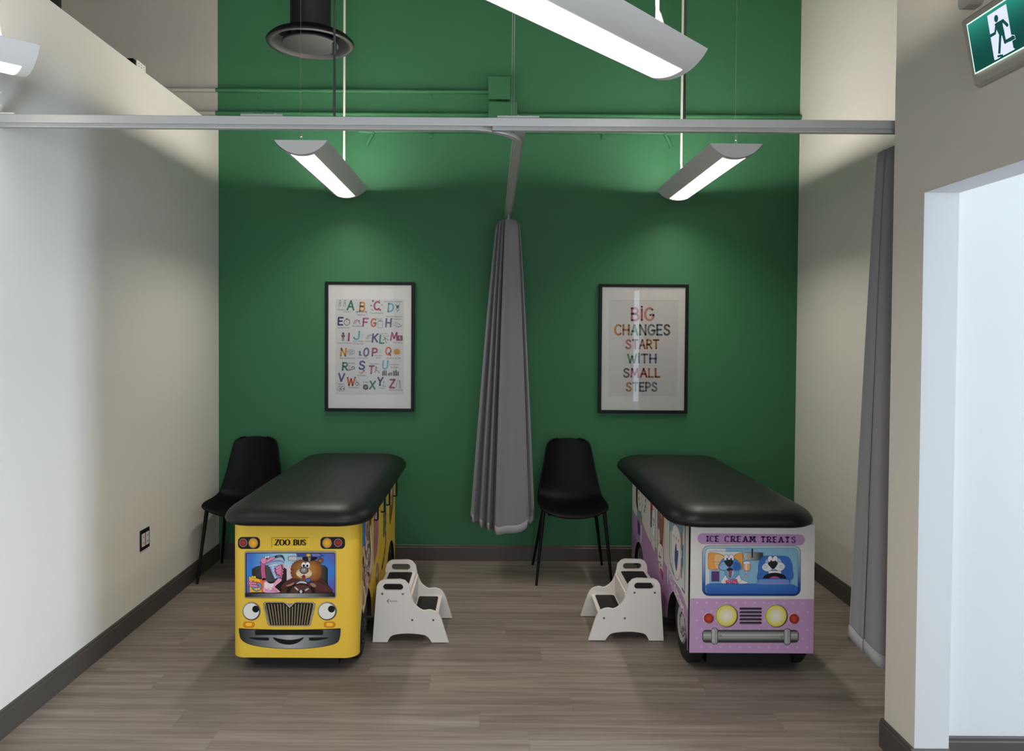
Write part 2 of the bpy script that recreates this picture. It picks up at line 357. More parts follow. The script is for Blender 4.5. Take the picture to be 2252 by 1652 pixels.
class Print:
    """coloured ink shapes on one flat face. src maps drawing coordinates to the face's (u, v); place maps (u, v, lift) to 3-D."""
    def __init__(s, place, src=None, step=.00005, lift=.0004):
        s.place = place; s.src = src or (lambda a, b: (a, b)); s.v = []; s.c = []; s.f = []; s.l = lift; s.step = step
    def raw(s, pts, tris, cols):
        n = len(s.v)
        for p in pts: s.v.append(s.place(*s.src(p[0], p[1]), s.l))
        s.c += [c if not isinstance(c, str) else lin(c) for c in cols]; s.f += [tuple(n+i for i in t) for t in tris]
    def up(s): s.l += s.step
    def poly(s, pts, col, line=None, lw=0):
        pts = [tuple(p[:2]) for p in pts]
        t = tessellate_polygon([[Vector((p[0], p[1], 0)) for p in pts]])
        s.raw(pts, t, [lin(col) if isinstance(col, str) else col]*len(pts)); s.up()
        if line: s.line(pts+[pts[0]], lw, line)
    def blob(s, pts, col, line=None, lw=0, n=6): s.poly(spline(pts, n, True), col, line, lw)
    def ell(s, cx, cy, rx, ry, col, line=None, lw=0, n=28): s.poly(arc(cx, cy, rx, ry, 0, 360, n)[:-1], col, line, lw)
    def rr(s, x0, y0, x1, y1, r, col, line=None, lw=0): s.poly(rrect(x0, y0, x1, y1, r), col, line, lw)
    def radial(s, cx, cy, rx, ry, c_in, c_out, n=28, dx=0, dy=0):
        pts = [(cx+dx, cy+dy)]+arc(cx, cy, rx, ry, 0, 360, n)[:-1]
        s.raw(pts, [(0, 1+i, 1+(i+1) % n) for i in range(n)], [c_in]+[c_out]*n); s.up()
    def bands(s, top, bot, x0, x1, n, colf, horizontal=True, at=None):
        """strip between two curves, coloured along its length by colf(0..1)"""
        pts = []; cols = []
        if at: n = len(at)-1
        for i in range(n+1):
            t = i/n; x = x0+(x1-x0)*t
            if at: x = at[i]; t = (x-x0)/(x1-x0)
            c = colf(t); c = lin(c) if isinstance(c, str) else c
            a, b = (top(x) if callable(top) else top), (bot(x) if callable(bot) else bot)
            pts += [(x, a), (x, b)] if horizontal else [(a, x), (b, x)]; cols += [c, c]
        s.raw(pts, [(2*i, 2*i+1, 2*i+3, 2*i+2) for i in range(n)], cols); s.up()
    def line(s, pts, w, col, thin=None, caps=True, disc=True):
        P = [Vector(p[:2]) for p in pts]; Q = [P[0]]
        for p in P[1:]:
            if (p-Q[-1]).length > 1e-6: Q.append(p)
        P = Q; thin = w if thin is None else thin; c = lin(col) if isinstance(col, str) else col
        if len(P) < 2: P = [P[0], P[0]+Vector((1e-4*w, 0))]
        closed = (P[0]-P[-1]).length < 1e-5
        for i in range(len(P)-1):
            d = (P[i+1]-P[i]).normalized()
            def off(k):
                if (k in (0, len(P)-1)) and not closed: e = d
                else:
                    a = (P[k]-P[k-1 if k else len(P)-2]).normalized(); b = (P[(k+1) if k < len(P)-1 else 1]-P[k]).normalized(); e = a+b
                    e = e.normalized() if e.length > .7 else d
                ww = math.sqrt((w*e.y)**2+(thin*e.x)**2)/2
                return Vector((-e.y, e.x))*ww
            a, b = off(i), off(i+1)
            s.raw([P[i]+a, P[i]-a, P[i+1]-b, P[i+1]+b], [(0, 1, 2, 3)], [c]*4)
        if disc and thin == w:
            k = 10
            for i, p in enumerate(P):
                sharp = 0 < i < len(P)-1 and (P[i]-P[i-1]).normalized().dot((P[i+1]-P[i]).normalized()) < .8
                if (caps and i in (0, len(P)-1)) or sharp:
                    s.raw([(p.x+w/2*math.cos(2*math.pi*j/k), p.y+w/2*math.sin(2*math.pi*j/k)) for j in range(k)], [tuple(range(k))], [c]*k)
        s.up()
    def word(s, txt, x, y, h, w, cols, width=None, serif=None, gap=.24, dy=0, flip=-1, skew=0, slant=0):
        """stroke lettering: (x, y) is the left end of the base line, h cap height, flip -1 when y runs down the page"""
        adv = sum(G[c][0]+gap for c in txt)-gap
        sx = (width/adv if width else h); cx = x
        for i, ch in enumerate(txt):
            gw, strokes = G[ch]; col = cols if isinstance(cols, str) else cols[i % len(cols)]
            tr = lambda p: (cx+p[0]*sx+slant*p[1]*h, y+skew*(cx-x)+flip*p[1]*h)
            l0 = s.l
            for st in strokes:
                pts = [tr(p) for p in st]; s.l = l0
                if serif:
                    s.line(pts, w, col, thin=w*serif, disc=False)
                    if len(st) == 2 and abs(st[0][1]-st[1][1]) > .3:
                        for p in st:
                            if p[1] < .02 or p[1] > .98:
                                q = tr(p); s.l = l0; k = 1.75*w/2; t = w*max(serif, .3)/2*1.2
                                yy = q[1]-flip*(t if p[1] > .5 else -t)*.9
                                if ch in 'A' and p[1] > .5: continue
                                if ch == 'M' and p[1] > .5 and p[0] not in (.1, .76): continue
                                if ch == 'M' and p[0] == .43: continue
                                s.raw([(q[0]-k, yy-t), (q[0]+k, yy-t), (q[0]+k, yy+t), (q[0]-k, yy+t)], [(0, 1, 2, 3)], [lin(col)]*4)
                    elif len(st) == 2 or ch in 'CGS':
                        ends = [st[0], st[-1]] if ch in 'S' else ([st[0]] if ch in 'CG' else [p for p in st if p[0] > .4 or (ch in 'ZT')])
                        for p in ends:
                            q = tr(p); s.l = l0; k = w*.22; L_ = h*.13
                            sgn = flip*(-1 if p[1] > .5 else 1)
                            s.raw([(q[0]-k, q[1]-L_*.3*sgn), (q[0]+k, q[1]-L_*.3*sgn), (q[0]+k, q[1]+L_*1.3*sgn), (q[0]-k, q[1]+L_*1.3*sgn)], [(0, 1, 2, 3)], [lin(col)]*4)
                else: s.line(pts, w, col)
            s.l = l0+s.step
            cx += (gw+gap)*sx
    def caption(s, txt, x0, x1, y, h, col='#55504c'):
        v, f = text_tris(txt)
        mx = max(p[0] for p in v); mn = min(p[0] for p in v)
        k = (x1-x0)/(mx-mn)
        s.raw([(x0+(p[0]-mn)*k, y-p[1]*h/.7) for p in v], f, [lin(col)]*len(v)); s.up()
    def build(s, name, m, parent, label=None):
        me = bpy.data.meshes.new(name); me.from_pydata(s.v, [], s.f); me.materials.append(m)
        a = me.color_attributes.new('ink', 'FLOAT_COLOR', 'POINT')
        a.data.foreach_set('color', [x for c in s.c for x in (*c, 1)])
        o = bpy.data.objects.new(name, me); COL.objects.link(o); o.parent = parent
        if label: o['label'] = label
        return o

# ------------------------------------------------------------------ room
HB = .107
CEIL = 4.3
struct(MB().box(-6, 6.2, -4.2, 5.5, -.1, 0).build('floor', M['floor']))
struct(MB().box(-6, 6.2, -4.2, 5.5, CEIL, CEIL+.1).build('ceiling', M['ceil']))
b = MB(); b.box(-1.858, XR, D, D+.14, 0, CEIL); b.mi = 1; b.box(-6, -1.858, D, D+.14, 0, CEIL)
struct(b.build('wall_back', [M['green'], M['back']]))
struct(MB().box(XL-.12, XL, -4.1, D, 0, 2.924).build('wall_left', M['white']))
struct(MB().box(XR, XR+.12, YN, D, 0, CEIL).build('wall_right', M['white']))
b = MB(); b.box(XN, XN+TH, 2.664, YN, 0, CEIL); b.box(XN, XN+TH, 1.72, 2.664, 2.039, CEIL); b.box(XN, XN+TH, -1.6, 1.72, 0, CEIL); b.box(XN, XN+TH, -4.1, -3.6, 0, CEIL); b.box(XN, XN+TH, -3.6, -1.6, 0, .8); b.box(XN, XN+TH, -3.6, -1.6, 2.4, CEIL)
b.mi = 1  # the opening's own reveals are painted white like the side room
b.box(XN+.0005, XN+TH-.0005, 2.6632, 2.664, 0, 2.039); b.box(XN+.0005, XN+TH-.0005, 1.72, 2.664, 2.0382, 2.039)
struct(b.build('wall_near', [M['taupe'], M['clean']]))
struct(MB().box(XN+TH, 5.5, 2.751, YN, 0, CEIL).build('wall_side_back', M['clean']))
b = MB(); b.box(5.5, 5.62, -4.1, 1.42, 0, CEIL); b.box(5.5, 5.62, 1.82, 2.867, 0, CEIL); b.box(5.5, 5.62, 1.42, 1.82, 0, .58); b.box(5.5, 5.62, 1.42, 1.82, 2.42, CEIL)
struct(b.build('wall_side_right', M['clean']))
b = MB(); b.box(XN+TH, 1.75, -1.6, -1.5, 0, CEIL); b.box(2.55, 5.5, -1.6, -1.5, 0, CEIL); b.box(1.75, 2.55, -1.6, -1.5, 0, .525); b.box(1.75, 2.55, -1.6, -1.5, 2.375, CEIL)
struct(b.build('wall_side_front', M['clean']))
struct(MB().box(XN+TH, 5.5, -1.5, 2.751, 2.7, 2.8).build('ceiling_side_room', M['clean']))
b = MB(); b.box(-6, -1.3, -4.2, -4.1, 0, CEIL); b.box(1.3, 6, -4.2, -4.1, 0, CEIL); b.box(-1.3, 1.3, -4.2, -4.1, 0, .9); b.box(-1.3, 1.3, -4.2, -4.1, 2.6, CEIL)
struct(b.build('wall_rear', M['white']))
struct(MB().box(-6.1, -6, -4.2, 5.5, 0, CEIL).build('wall_far_left', M['taupe']))
def baseboard(name, pts):
    b = MB()
    for (x0, y0, x1, y1, nx, ny) in pts:   # run along the wall, n points into the room
        L = math.hypot(x1-x0, y1-y0); ux, uy = (x1-x0)/L, (y1-y0)/L
        T = Matrix(((ux, nx, 0, x0), (uy, ny, 0, y0), (0, 0, 1, 0), (0, 0, 0, 1)))
        b.prism([(0, 0), (.013, 0), (.013, HB-.018), (.009, HB-.014), (.009, HB-.004), (.005, HB), (0, HB)], 0, L, 'x', T=T)
    return struct(b.build(name, M['base']))
baseboard('baseboard_left', [(XL, -4.1, XL, D, 1, 0)])
baseboard('baseboard_back', [(XL, D, XR, D, 0, -1)])
baseboard('baseboard_right', [(XR, YN, XR, D, -1, 0)])
baseboard('baseboard_near', [(XN, 2.664, XN, YN+.013, -1, 0), (XN, -4.1, XN, 1.72, -1, 0), (XN-.013, 2.664, XN+TH, 2.664, 0, -1), (XN, YN, XR, YN, 0, 1)])
baseboard('baseboard_side_room', [(XN+TH, 2.751, 5.5, 2.751, 0, -1)])

# ------------------------------------------------------------------ painted conduits and boxes on the back wall
def conduit(name, x0, x1, z, r, clips, label, bend=False):
    t = thing(name, ((x0+x1)/2, D, z), label, 'conduit', 'painted conduits high on the back wall'); ox = (x0+x1)/2
    b = MB(); y = -r-.012
    if bend:
        pts = [(x0-ox-.05, -.0, -.09), (x0-ox-.035, y*.7, -.06), (x0-ox, y, -.012), (x0-ox+.06, y, 0), (x1-ox-.06, y, 0), (x1-ox, y, -.012), (x1-ox+.035, y*.7, -.06), (x1-ox+.05, 0, -.09)]
        pts = spline(pts, 5)
    else: pts = None
    if pts: b.tube(pts, r, 12)
    elif x0 < -1.9:
        b.tube([(-1.862-ox, y, 0), (x1-ox, y, 0)], r, 12); b.mi = 1; b.tube([(x0-ox, y, 0), (-1.862-ox, y, 0)], r, 12)
    else: b.tube([(x0-ox, y, 0), (x1-ox, y, 0)], r, 12)
    b.build('pipe', [M['green'], M['back']], t, smooth=40)
    for cx in clips:
        c = MB(); c.tube([(cx-ox-.009, y, 0), (cx-ox+.009, y, 0)], r+.0035, 14); c.box(cx-ox-.009, cx-ox+.009, -.006, 0, -r-.03, r+.02); c.box(cx-ox-.006, cx-ox+.006, y, -.004, -r-.004, -r)
        c.build('clip', M['green'], t, smooth=40)
    return t
conduit('conduit', -5.8, -.035, 3.170, .0135, (-1.575, -.42), 'upper of the painted conduits, running left from the small square box')
conduit('conduit', -5.8, -.034, 3.016, .0145, (-1.575, -.42), 'lower left conduit, running from the big box to the left partition')
conduit('conduit', .162, 2.066, 3.016, .0145, (.74, 1.93), 'green conduit running right from the big box to the corner')
conduit('conduit', -.80, 1.15, 2.905, .0125, (-.42, .74), 'green conduit behind the curtain track with both ends bent down', bend=True)
def jbox(name, x0, x1, z0, z1, d, label, hat=False):
    t = thing(name, ((x0+x1)/2, D, z0), label, 'electrical box', 'green boxes on the back wall'); w = (x1-x0)/2; h = z1-z0
    MB().box(-w+.004, w-.004, -d, 0, .004, h-.004).build('box_body', M['green'], t)
    MB().box(-w, w, -d-.004, -d, 0, h).build('cover', M['green'], t, bevel=.0015)
    for sx in (-1, 1):
        for zz in (.25, .75):
            MB().lathe([(.004, -d-.006), (.004, -d-.003)], 10, 'y', (sx*(w-.012), 0, h*zz)).build('screw', M['green'], t)
    if hat: MB().prism([(-w*.5, 0), (w*.5, 0), (0, .035)], -d*.8, -.002, 'y', T=Matrix.Translation((0, 0, h+.0005))).build('hanger', M['green'], t)
    return t
jbox('junction_box', -.035, .112, 3.112, 3.262, .055, 'small square green junction box with triangular hanger on top', True)
jbox('junction_box', -.034, .162, 2.922, 3.092, .06, 'wider green junction box just above the curtain track')

# ------------------------------------------------------------------ curtain track
def track():
    t = thing('curtain_track', (0, 2.917, 2.305), 'grey aluminium curtain track spanning the bay with a branch to the green wall', 'curtain track')
    z0, z1 = .015, .046
    b = MB(); b.box(XL+.004, 2.065, -.016, .016, z0, z1); b.box(.078, .124, .016, D-2.919, z0, z1)
    b.build('beam', M['alu'], t, bevel=.002)
    prof = [(-.0125, 0), (-.0145, .004), (-.011, .007), (-.0145, .010), (-.0125, .0145), (.0125, .0145), (.0145, .010), (.011, .007), (.0145, .004), (.0125, 0)]
    def rail(path):
        b = MB(); rows = []
        for i, p in enumerate(path):
            d = (Vector(path[min(i+1, len(path)-1)])-Vector(path[max(i-1, 0)])).normalized(); n = Vector((d.y, -d.x))
            rows.append([(p[0]+n.x*a, p[1]+n.y*a, h) for a, h in prof])
        b.grid(rows, True); b.f += [list(range(len(prof)))[::-1], [len(b.v)-len(prof)+i for i in range(len(prof))]]; b.m += [0, 0]
        return b.build('rail', M['alu'], t, smooth=50)
    rail([(XL+.006, 0)]+[(-.1, 0)]+[(-.1+.2*math.sin(R(a)), .2-.2*math.cos(R(a))) for a in range(6, 91, 6)]+[(.1, D-2.92)])
    rail([(-.003, -.001), (2.06, -.001)])
    for x in (-.851, .105):
        MB().box(x-.09, x+.066, -.02, .02, z1, z1+.006).build('mounting_plate', M['plate'], t)
        for k in (-.055, -.012, .035): MB().lathe([(.006, z1+.006), (.006, z1+.011), (.003, z1+.014)], 10, 'z', (x+k, 0, 0)).build('bolt', M['plate'], t)
    # end bracket on the left wall
    b = MB(); b.box(XL+.001, XL+.005, -.028, .022, z1-.03, z1+.135); b.box(XL+.001, XL+.07, -.02, .02, z1, z1+.005); b.build('end_bracket', M['white'], t)
    for h in (.055, .105): MB().lathe([(.012, XL+.005), (.012, XL+.008), (.006, XL+.008), (.006, XL+.015)], 12, 'x', (0, 0, z1+h-.02)).build('bolt', M['white'], t)
    for x in (-.596, .717):
        MB().tube([(x, 0, z1), (x, 0, CEIL-2.306)], .0046, 8).build('hanger_rod', M['rod'], t)
    MB().tube([(-.596, 0, .276), (-.596, 0, .323)], .0088, 8).build('rod_coupling', M['rod'], t)
    b = MB(); b.tube([(.069, 0, z1), (.069, 0, CEIL-2.306)], .0016, 6); b.tube([(.077, 0, z1), (.077, 0, CEIL-2.306)], .0016, 6); b.build('hanger_wire', M['wire'], t)
track()

# ------------------------------------------------------------------ pendant lamps
def lamp(L, far_cord, label):
    t = thing('pendant_lamp', (0, 0, 0), label, 'pendant lamp', 'half round pendant lamps')
    w, h = .134, .072; Rr = (w*w+h*h)/(2*h); cz = Rr-h; a0 = math.asin(w/Rr)
    A = lambda x, off=0: (Rr+off)*math.sin(x), 
    def pt(th, off=0): return ((Rr+off)*math.sin(th), cz-(Rr+off)*math.cos(th))
    ths = [-a0+2*a0*i/28 for i in range(29)]
    b = MB(); rows = []
    for y in (0, L): rows.append([(pt(k)[0], y, pt(k)[1]) for k in ths])
    b.grid(rows); rows = []
    for y in (0, L): rows.append([(pt(k, -.002)[0], y, pt(k, -.002)[1]) for k in ths])
    b.grid(rows); b.build('housing', M['lamp'], t, smooth=40)
    for y in (0, L-.003):
        MB().prism([pt(k, -.0022) for k in ths], y, y+.003).build('end_cap', M['lamp'], t)
    a1 = math.asin(.058/Rr); ts = [-a1+2*a1*i/12 for i in range(13)]
    b = MB(); b.grid([[(pt(k, .001)[0], y, pt(k, .001)[1]) for k in ts] for y in (.034, L-.034)]); b.build('lower_diffuser', M['lamp_light'], t, smooth=40)
    for x in (-.03, .03):
        MB().tube([(x, .03, -.014), (x, L-.03, -.014)], .008, 12).build('tube', M['lamp_up'], t, smooth=40)
    # the lower lens throws its light mostly downwards
    for k in range(round(L/1.2)):
        l = bpy.data.lights.new('lamp_light', 'AREA'); l.shape = 'RECTANGLE'; l.size = .08; l.size_y = 1.10; l.energy = LAMP_W; l.color = LAMP_COL; l.spread = R(132)
        o = bpy.data.objects.new('light', l); COL.objects.link(o); o.parent = t; o.location = (0, L/round(L/1.2)*(k+.5), -h-.0025)
    top = CEIL-2.5-.002
    for i, y in enumerate((.012, L-.1)):
        b = MB(); b.tube([(-.004, y, -.004), (-.004, y, top)], .0011, 6); b.tube([(.004, y, -.004), (.004, y, .05)], .0018, 6); b.lathe([(.004, .02), (.004, .034)], 8, 'z', (0, y, 0))
        b.build('hanger_wire', M['wire'], t)
    y = L-.1
    b = MB(); b.tube(spline([(.0, y, top), (.0, y, .16), (.004, y, .13), (.016, y+.01, .07), (.018, y+.012, -.004)], 5), .0068, 10)
    b.tube([(-.004, y, .15), (-.004, y, top)], .0045, 8)
    b.build('power_cord', M['cord'], t, smooth=40)
    return t
la = lamp(1.23, True, 'grey pendant lamp above the yellow bus table')
la.location = (-.955, 3.86, 2.5)
copy_thing(la, (1.212, 3.87, 2.5), 0, 'grey pendant lamp above the ice cream truck table')
lb = lamp(2.44, True, 'big slanting pendant lamp at the top centre, nearest the camera')
dx, dy = math.sin(R(43)), math.cos(R(43))
lb.location = (.617-2.44*dx, 2.691-2.44*dy, 2.5); lb.rotation_euler = (0, 0, R(-43))
copy_thing(lb, (-1.618-2.44*dx, 2.705-2.44*dy, 2.5), R(-43), 'pendant lamp cut off by the left edge, in front of the left wall')

# ------------------------------------------------------------------ air diffuser and duct
t = thing('air_diffuser', (-.987, 4.2, 3.105), 'round charcoal ceiling air diffuser on a black drop duct', 'air vent')
MB().lathe([(.102, .04), (.102, .5), (.106, .505), (.106, .52), (.102, .525), (.102, (CEIL-3.108)/1.05)], 48).build('duct', M['duct'], t, smooth=40)
MB().lathe([(.12, .055), (.15, .05), (.2, .025), (.217, .008), (.2215, 0), (.219, -.008), (.208, -.012), (.195, -.008), (.182, .004), (.165, .02), (.14, .045), (.118, .055)], 64).build('flange', M['flange'], t, smooth=50)
MB().lathe([(.001, .006), (.138, .004), (.143, .0), (.143, -.006), (.139, -.010), (.001, -.012)], 56).build('damper_disc', M['flange'], t, smooth=40)
MB().tube([(0, 0, .005), (0, 0, .3)], .008, 8).build('stem', M['duct'], t)
t.scale = (1.05, 1.05, 1.05)
t = thing('drop_duct', (-2.33, 3.98, 3.05), 'black duct glimpsed beyond the top of the left partition', 'duct')
MB().lathe([(.11, 0), (.114, .004), (.114, .03), (.11, .034), (.11, CEIL-3.052)], 40).build('duct', M['duct'], t, smooth=40)
t = thing('steel_stud_bracket', (XL-.03, 4.115, 2.9245), 'small white perforated bracket standing on the left partition top', 'bracket')
b = MB(); b.box(-.03, .024, -.05, .05, 0, .003); b.box(.021, .024, -.05, .05, .003, .038); b.box(-.03, .024, .047, .05, .003, .03)
b.box(-.03, .02, -.05, -.047, .003, .036); b.mi = 1; b.box(-.03, .0185, -.085, -.0505, 0, .034)
for i in range(3):
    for k in range(2): b.lathe([(.003, .0238), (.003, .0246)], 8, 'x', (0, -.03+.03*i, .012+.014*k))
b.build('bracket_plate', [M['cord'], M['black']], t)

# ------------------------------------------------------------------ framed posters
def poster(name, cx, z0, w, h, label):
    t = thing(name, (cx, D-.001, z0), label, 'framed poster', 'framed posters on the green wall')
    fw = .0205; b = MB(); W2 = w/2
    b.prism([(-W2, 0), (W2, 0), (W2, h), (-W2, h)], -.026, 0, holes=[[(-W2+fw, fw), (-W2+fw, h-fw), (W2-fw, h-fw), (W2-fw, fw)]])
    b.build('frame', M['frame'], t, bevel=.0015)
    MB().box(-W2+fw-.003, W2-fw+.003, -.012, -.008, fw-.003, h-fw+.003).build('mat_board', M['paper'], t)
    MB().box(-W2+fw-.002, W2-fw+.002, -.0205, -.019, fw-.002, h-fw+.002).build('glass', M['glass'], t)
    return t
PA = poster('alphabet_poster', -.826, 1.0165, .603, .876, 'black framed alphabet poster left of the hanging curtain')
PB = poster('quote_poster', 1.0245, 1.0155, .6045, .8735, 'black framed quote poster right of the hanging curtain')
def poster_print(t, ox, oy, k, px0, py0, au, av, cu, cv):
    loc = t.location
    def src(a, b):
        p, q = ox+a/k-px0, oy+b/k-py0
        return (au[0]*p+au[1]*q+cu-loc.x, av[0]*p+av[1]*q+cv-loc.z)
    return Print(lambda u, v, l: (u, -.012-l, v), src, step=.00003, lift=.0003)
p = poster_print(PA, 700, 600, 5.162, 715, 618, (.00307, .00001), (.000019, -.003072), -1.127639, 1.897187)
p.poly([(190, 300), (968, 300), (968, 1385), (190, 1385)], '#e6e2dd')
g_, o_, m_, b_, n_, v_, r_, t_ = '#1f8a63', '#e59a1d', '#b3134f', '#5fb3c4', '#26357f', '#6b4a8e', '#e2622a', '#c84f86'
LET = [('A', 325, 420, 72, 100, g_), ('B', 468, 432, 52, 95, o_), ('C', 630, 418, 55, 90, m_), ('D', 790, 440, 55, 90, b_),
       ('E', 222, 590, 48, 80, n_), ('F', 505, 605, 50, 85, t_), ('G', 595, 608, 52, 85, r_), ('H', 765, 612, 52, 90, v_),
       ('I', 340, 770, 0, 82, m_), ('J', 400, 755, 55, 90, b_), ('K', 612, 785, 55, 90, n_), ('L', 695, 798, 45, 88, g_), ('M', 820, 765, 70, 85, t_),
       ('N', 252, 945, 52, 85, o_), ('O', 512, 945, 52, 88, v_), ('P', 610, 945, 48, 85, m_), ('Q', 762, 930, 55, 82, r_),
       ('R', 272, 1105, 52, 82, g_), ('S', 462, 1095, 55, 88, n_), ('T', 572, 1145, 50, 85, t_), ('U', 728, 1090, 52, 88, b_),
       ('V', 225, 1232, 62, 85, v_), ('W', 322, 1280, 85, 90, r_), ('X', 582, 1318, 55, 85, g_), ('Y', 670, 1280, 52, 88, n_), ('Z', 808, 1305, 50, 90, m_)]
for ch, x, y, w, h, c in LET: p.word(ch, x, y, h, 19, c, width=(w if w else None), slant=.08)
for s_, x0, x1, y in [('Assistive', 213, 310, 425), ('Device', 285, 365, 447), ('Balance', 445, 535, 485), ('Coordination', 578, 735, 463), ('Dynamic Activity', 752, 950, 333),
        ('Endurance', 222, 350, 630), ('Flexibility', 383, 495, 612), ('Goals', 650, 720, 530), ('Home Exercise', 775, 955, 503), ('Program', 835, 940, 530),
        ('Independence', 217, 378, 803), ('Just Right', 392, 515, 785), ('Challenge', 392, 512, 812), ('Knees', 535, 605, 785), ('Long Arc', 690, 790, 697), ('Quads', 722, 800, 725), ('Mobility', 858, 955, 800),
        ('Neuroplasticity', 240, 418, 975), ('Orthotics', 450, 565, 975), ('Parallel', 638, 722, 947), ('Bars', 655, 708, 970), ('Quality of Life', 770, 935, 975),
        ('ROM', 342, 412, 1035), ('Strength', 440, 540, 1172), ('Theraband', 570, 692, 1040), ('Universal', 805, 912, 1050), ('Design', 818, 900, 1080),
        ('Vision', 222, 292, 1272), ('Wheelchair', 335, 465, 1310), ('X-Ray', 502, 570, 1250), ('Yoga', 690, 748, 1315), ('Neutral Zone', 798, 960, 1338)]:
    p.caption(s_, x0, x1, y, 15)
K = '#3a3a3c'
for dx_ in (0, 55):                                                     # crutches
    p.line([(228+dx_, 385), (240+dx_, 310), (252+dx_, 310), (250+dx_, 385)], 4, K); p.line([(236+dx_, 345), (252+dx_, 345)], 4, K)
p.line([(425, 441), (552, 441)], 6, K); p.line([(440, 445), (430, 470)], 4, K); p.line([(540, 445), (548, 470)], 4, K)
for x, y, c in [(618, 320, K), (690, 318, '#8aa'), (597, 372, '#888'), (720, 368, '#d9a070'), (612, 420, '#8aa'), (700, 422, K)]: p.ell(x, y, 11, 11, c)
p.blob([(880, 365), (898, 372), (915, 365), (908, 400), (888, 400)], '#3f5a58'); p.line([(870, 355), (880, 365)], 4, K); p.line([(925, 350), (915, 365)], 4, K)
p.line([(890, 402), (880, 420), (905, 432)], 4, K); p.line([(908, 402), (915, 425), (890, 440)], 4, K)
p.line(arc(322, 562, 32, 33, 0, 360, 24), 6, K); p.line([(322, 562), (322, 542)], 3, K); p.line([(312, 522), (332, 522)], 7, K); p.line([(350, 530), (356, 538)], 5, K)
p.line(spline([(398, 580), (415, 545), (440, 535), (455, 555), (470, 578)], 4), 7, '#a3495f'); p.line([(430, 545), (420, 580)], 4, K); p.ell(462, 545, 6, 7, K)
p.line([(674, 548), (728, 548), (726, 625), (674, 625), (674, 548)], 5, K); p.line([(688, 545), (714, 545)], 8, K)
for y in (575, 588, 600): p.line([(838, y), (895, y)], 3, '#999')
p.line([(850, 560), (905, 560)], 3, '#888'); p.line([(880, 612), (925, 612), (945, 598)], 8, '#5a9a86'); p.line([(905, 575), (930, 590)], 6, K)
p.ell(279, 690, 13, 13, K); p.poly([(258, 705), (300, 705), (296, 730), (262, 730)], '#7a3c4a'); p.line([(272, 730), (272, 772)], 7, K); p.line([(286, 730), (286, 772)], 7, K)
p.line(arc(485, 718, 15, 15, 0, 360, 16), 3, '#bbb'); p.line([(490, 712), (512, 695)], 3, '#8bb')
p.line([(545, 750), (560, 712), (598, 700)], 5, K); p.line([(560, 752), (572, 722), (600, 712)], 4, K)
p.line([(735, 765), (765, 745), (795, 768)], 7, '#2c4a40'); p.line([(755, 745), (768, 790), (780, 797)], 6, '#2c4a40'); p.ell(752, 738, 7, 7, '#2c4a40')
p.rr(893, 712, 955, 772, 8, '#8d2f56'); p.ell(922, 727, 5, 5, '#fff'); p.line([(922, 735), (922, 752), (935, 762)], 5, '#ffffff'); p.line([(912, 742), (935, 742)], 4, '#ffffff')
p.blob([(322, 905), (335, 878), (368, 868), (400, 880), (410, 905), (390, 925), (350, 930)], '#d9d6d2', '#777', 3)
for x, y in [(345, 895), (365, 885), (385, 895), (360, 910), (380, 912)]: p.line(arc(x, y, 9, 7, 20, 300, 8), 3, '#777')
p.poly([(457, 890), (478, 885), (482, 925), (498, 940), (458, 942)], '#5a7482'); p.line([(457, 900), (480, 900)], 3, K)
for x in (672, 690, 708): p.line([(x, 880), (x-4, 912)], 3, '#888')
p.line(arc(690, 880, 20, 12, 180, 360, 8), 3, '#888')
p.ell(890, 897, 38, 34, '#e99a22'); p.line(arc(890, 892, 20, 18, 20, 160, 8), 4, '#8a5a10')
for a in range(0, 360, 30): p.line([(890+46*math.cos(R(a)), 897+42*math.sin(R(a))), (890+54*math.cos(R(a)), 897+52*math.sin(R(a)))], 4, '#e0b060')
p.line([(340, 1105), (345, 1055), (385, 1070), (370, 1092), (340, 1095)], 5, '#b56a85'); p.line(spline([(340, 1108), (380, 1100), (412, 1085), (395, 1065), (375, 1080)], 4), 7, '#3a3f48')
p.blob([(452, 1110), (470, 1130), (492, 1128), (505, 1105), (525, 1102), (520, 1120), (500, 1142), (470, 1145)], '#d99a80'); p.ell(516, 1110, 9, 9, '#4a5a68')
p.line([(655, 1078), (650, 1110), (640, 1130)], 6, K); p.line([(650, 1105), (675, 1115), (692, 1138)], 6, K); p.line([(645, 1085), (675, 1085)], 4, K); p.ell(655, 1070, 7, 7, K)
for i, x in enumerate((730, 748, 768, 795, 812, 832, 858, 882, 905)):
    h_ = (45, 58, 55, 22, 28, 30, 50, 60, 42)[i]; p.line([(x, 1165), (x, 1165-h_*.75)], 13 if h_ > 35 else 10, '#151515'); p.ell(x, 1165-h_*.9, 7, 7, '#151515')
for x in (238, 276): p.ell(x, 1316, 19, 27, '#e8e4df', K, 4); p.ell(x+6, 1318, 7, 9, K)
p.line(arc(435, 1262, 18, 20, 0, 360, 16), 5, '#4d7683'); p.line([(412, 1222), (425, 1225), (438, 1250), (458, 1250), (468, 1280)], 4, '#4d7683')
p.blob([(507, 1290), (520, 1272), (550, 1272), (563, 1290), (560, 1320), (535, 1328), (510, 1318)], '#2a2a2c'); p.line([(522, 1290), (548, 1290)], 5, '#ddd'); p.line([(522, 1304), (548, 1304)], 5, '#ddd')
p.ell(742, 1238, 7, 8, '#6a7a80'); p.line([(742, 1250), (742, 1272), (722, 1288), (772, 1288)], 5, '#6a7a80')
p.line([(885, 1300), (892, 1250), (905, 1215), (920, 1225), (915, 1310)], 4, '#666'); p.line([(925, 1225), (932, 1260), (930, 1308)], 4, '#666'); p.line([(862, 1305), (882, 1300)], 3, '#888')
p.build('print_sheet', M['ink'], PA)

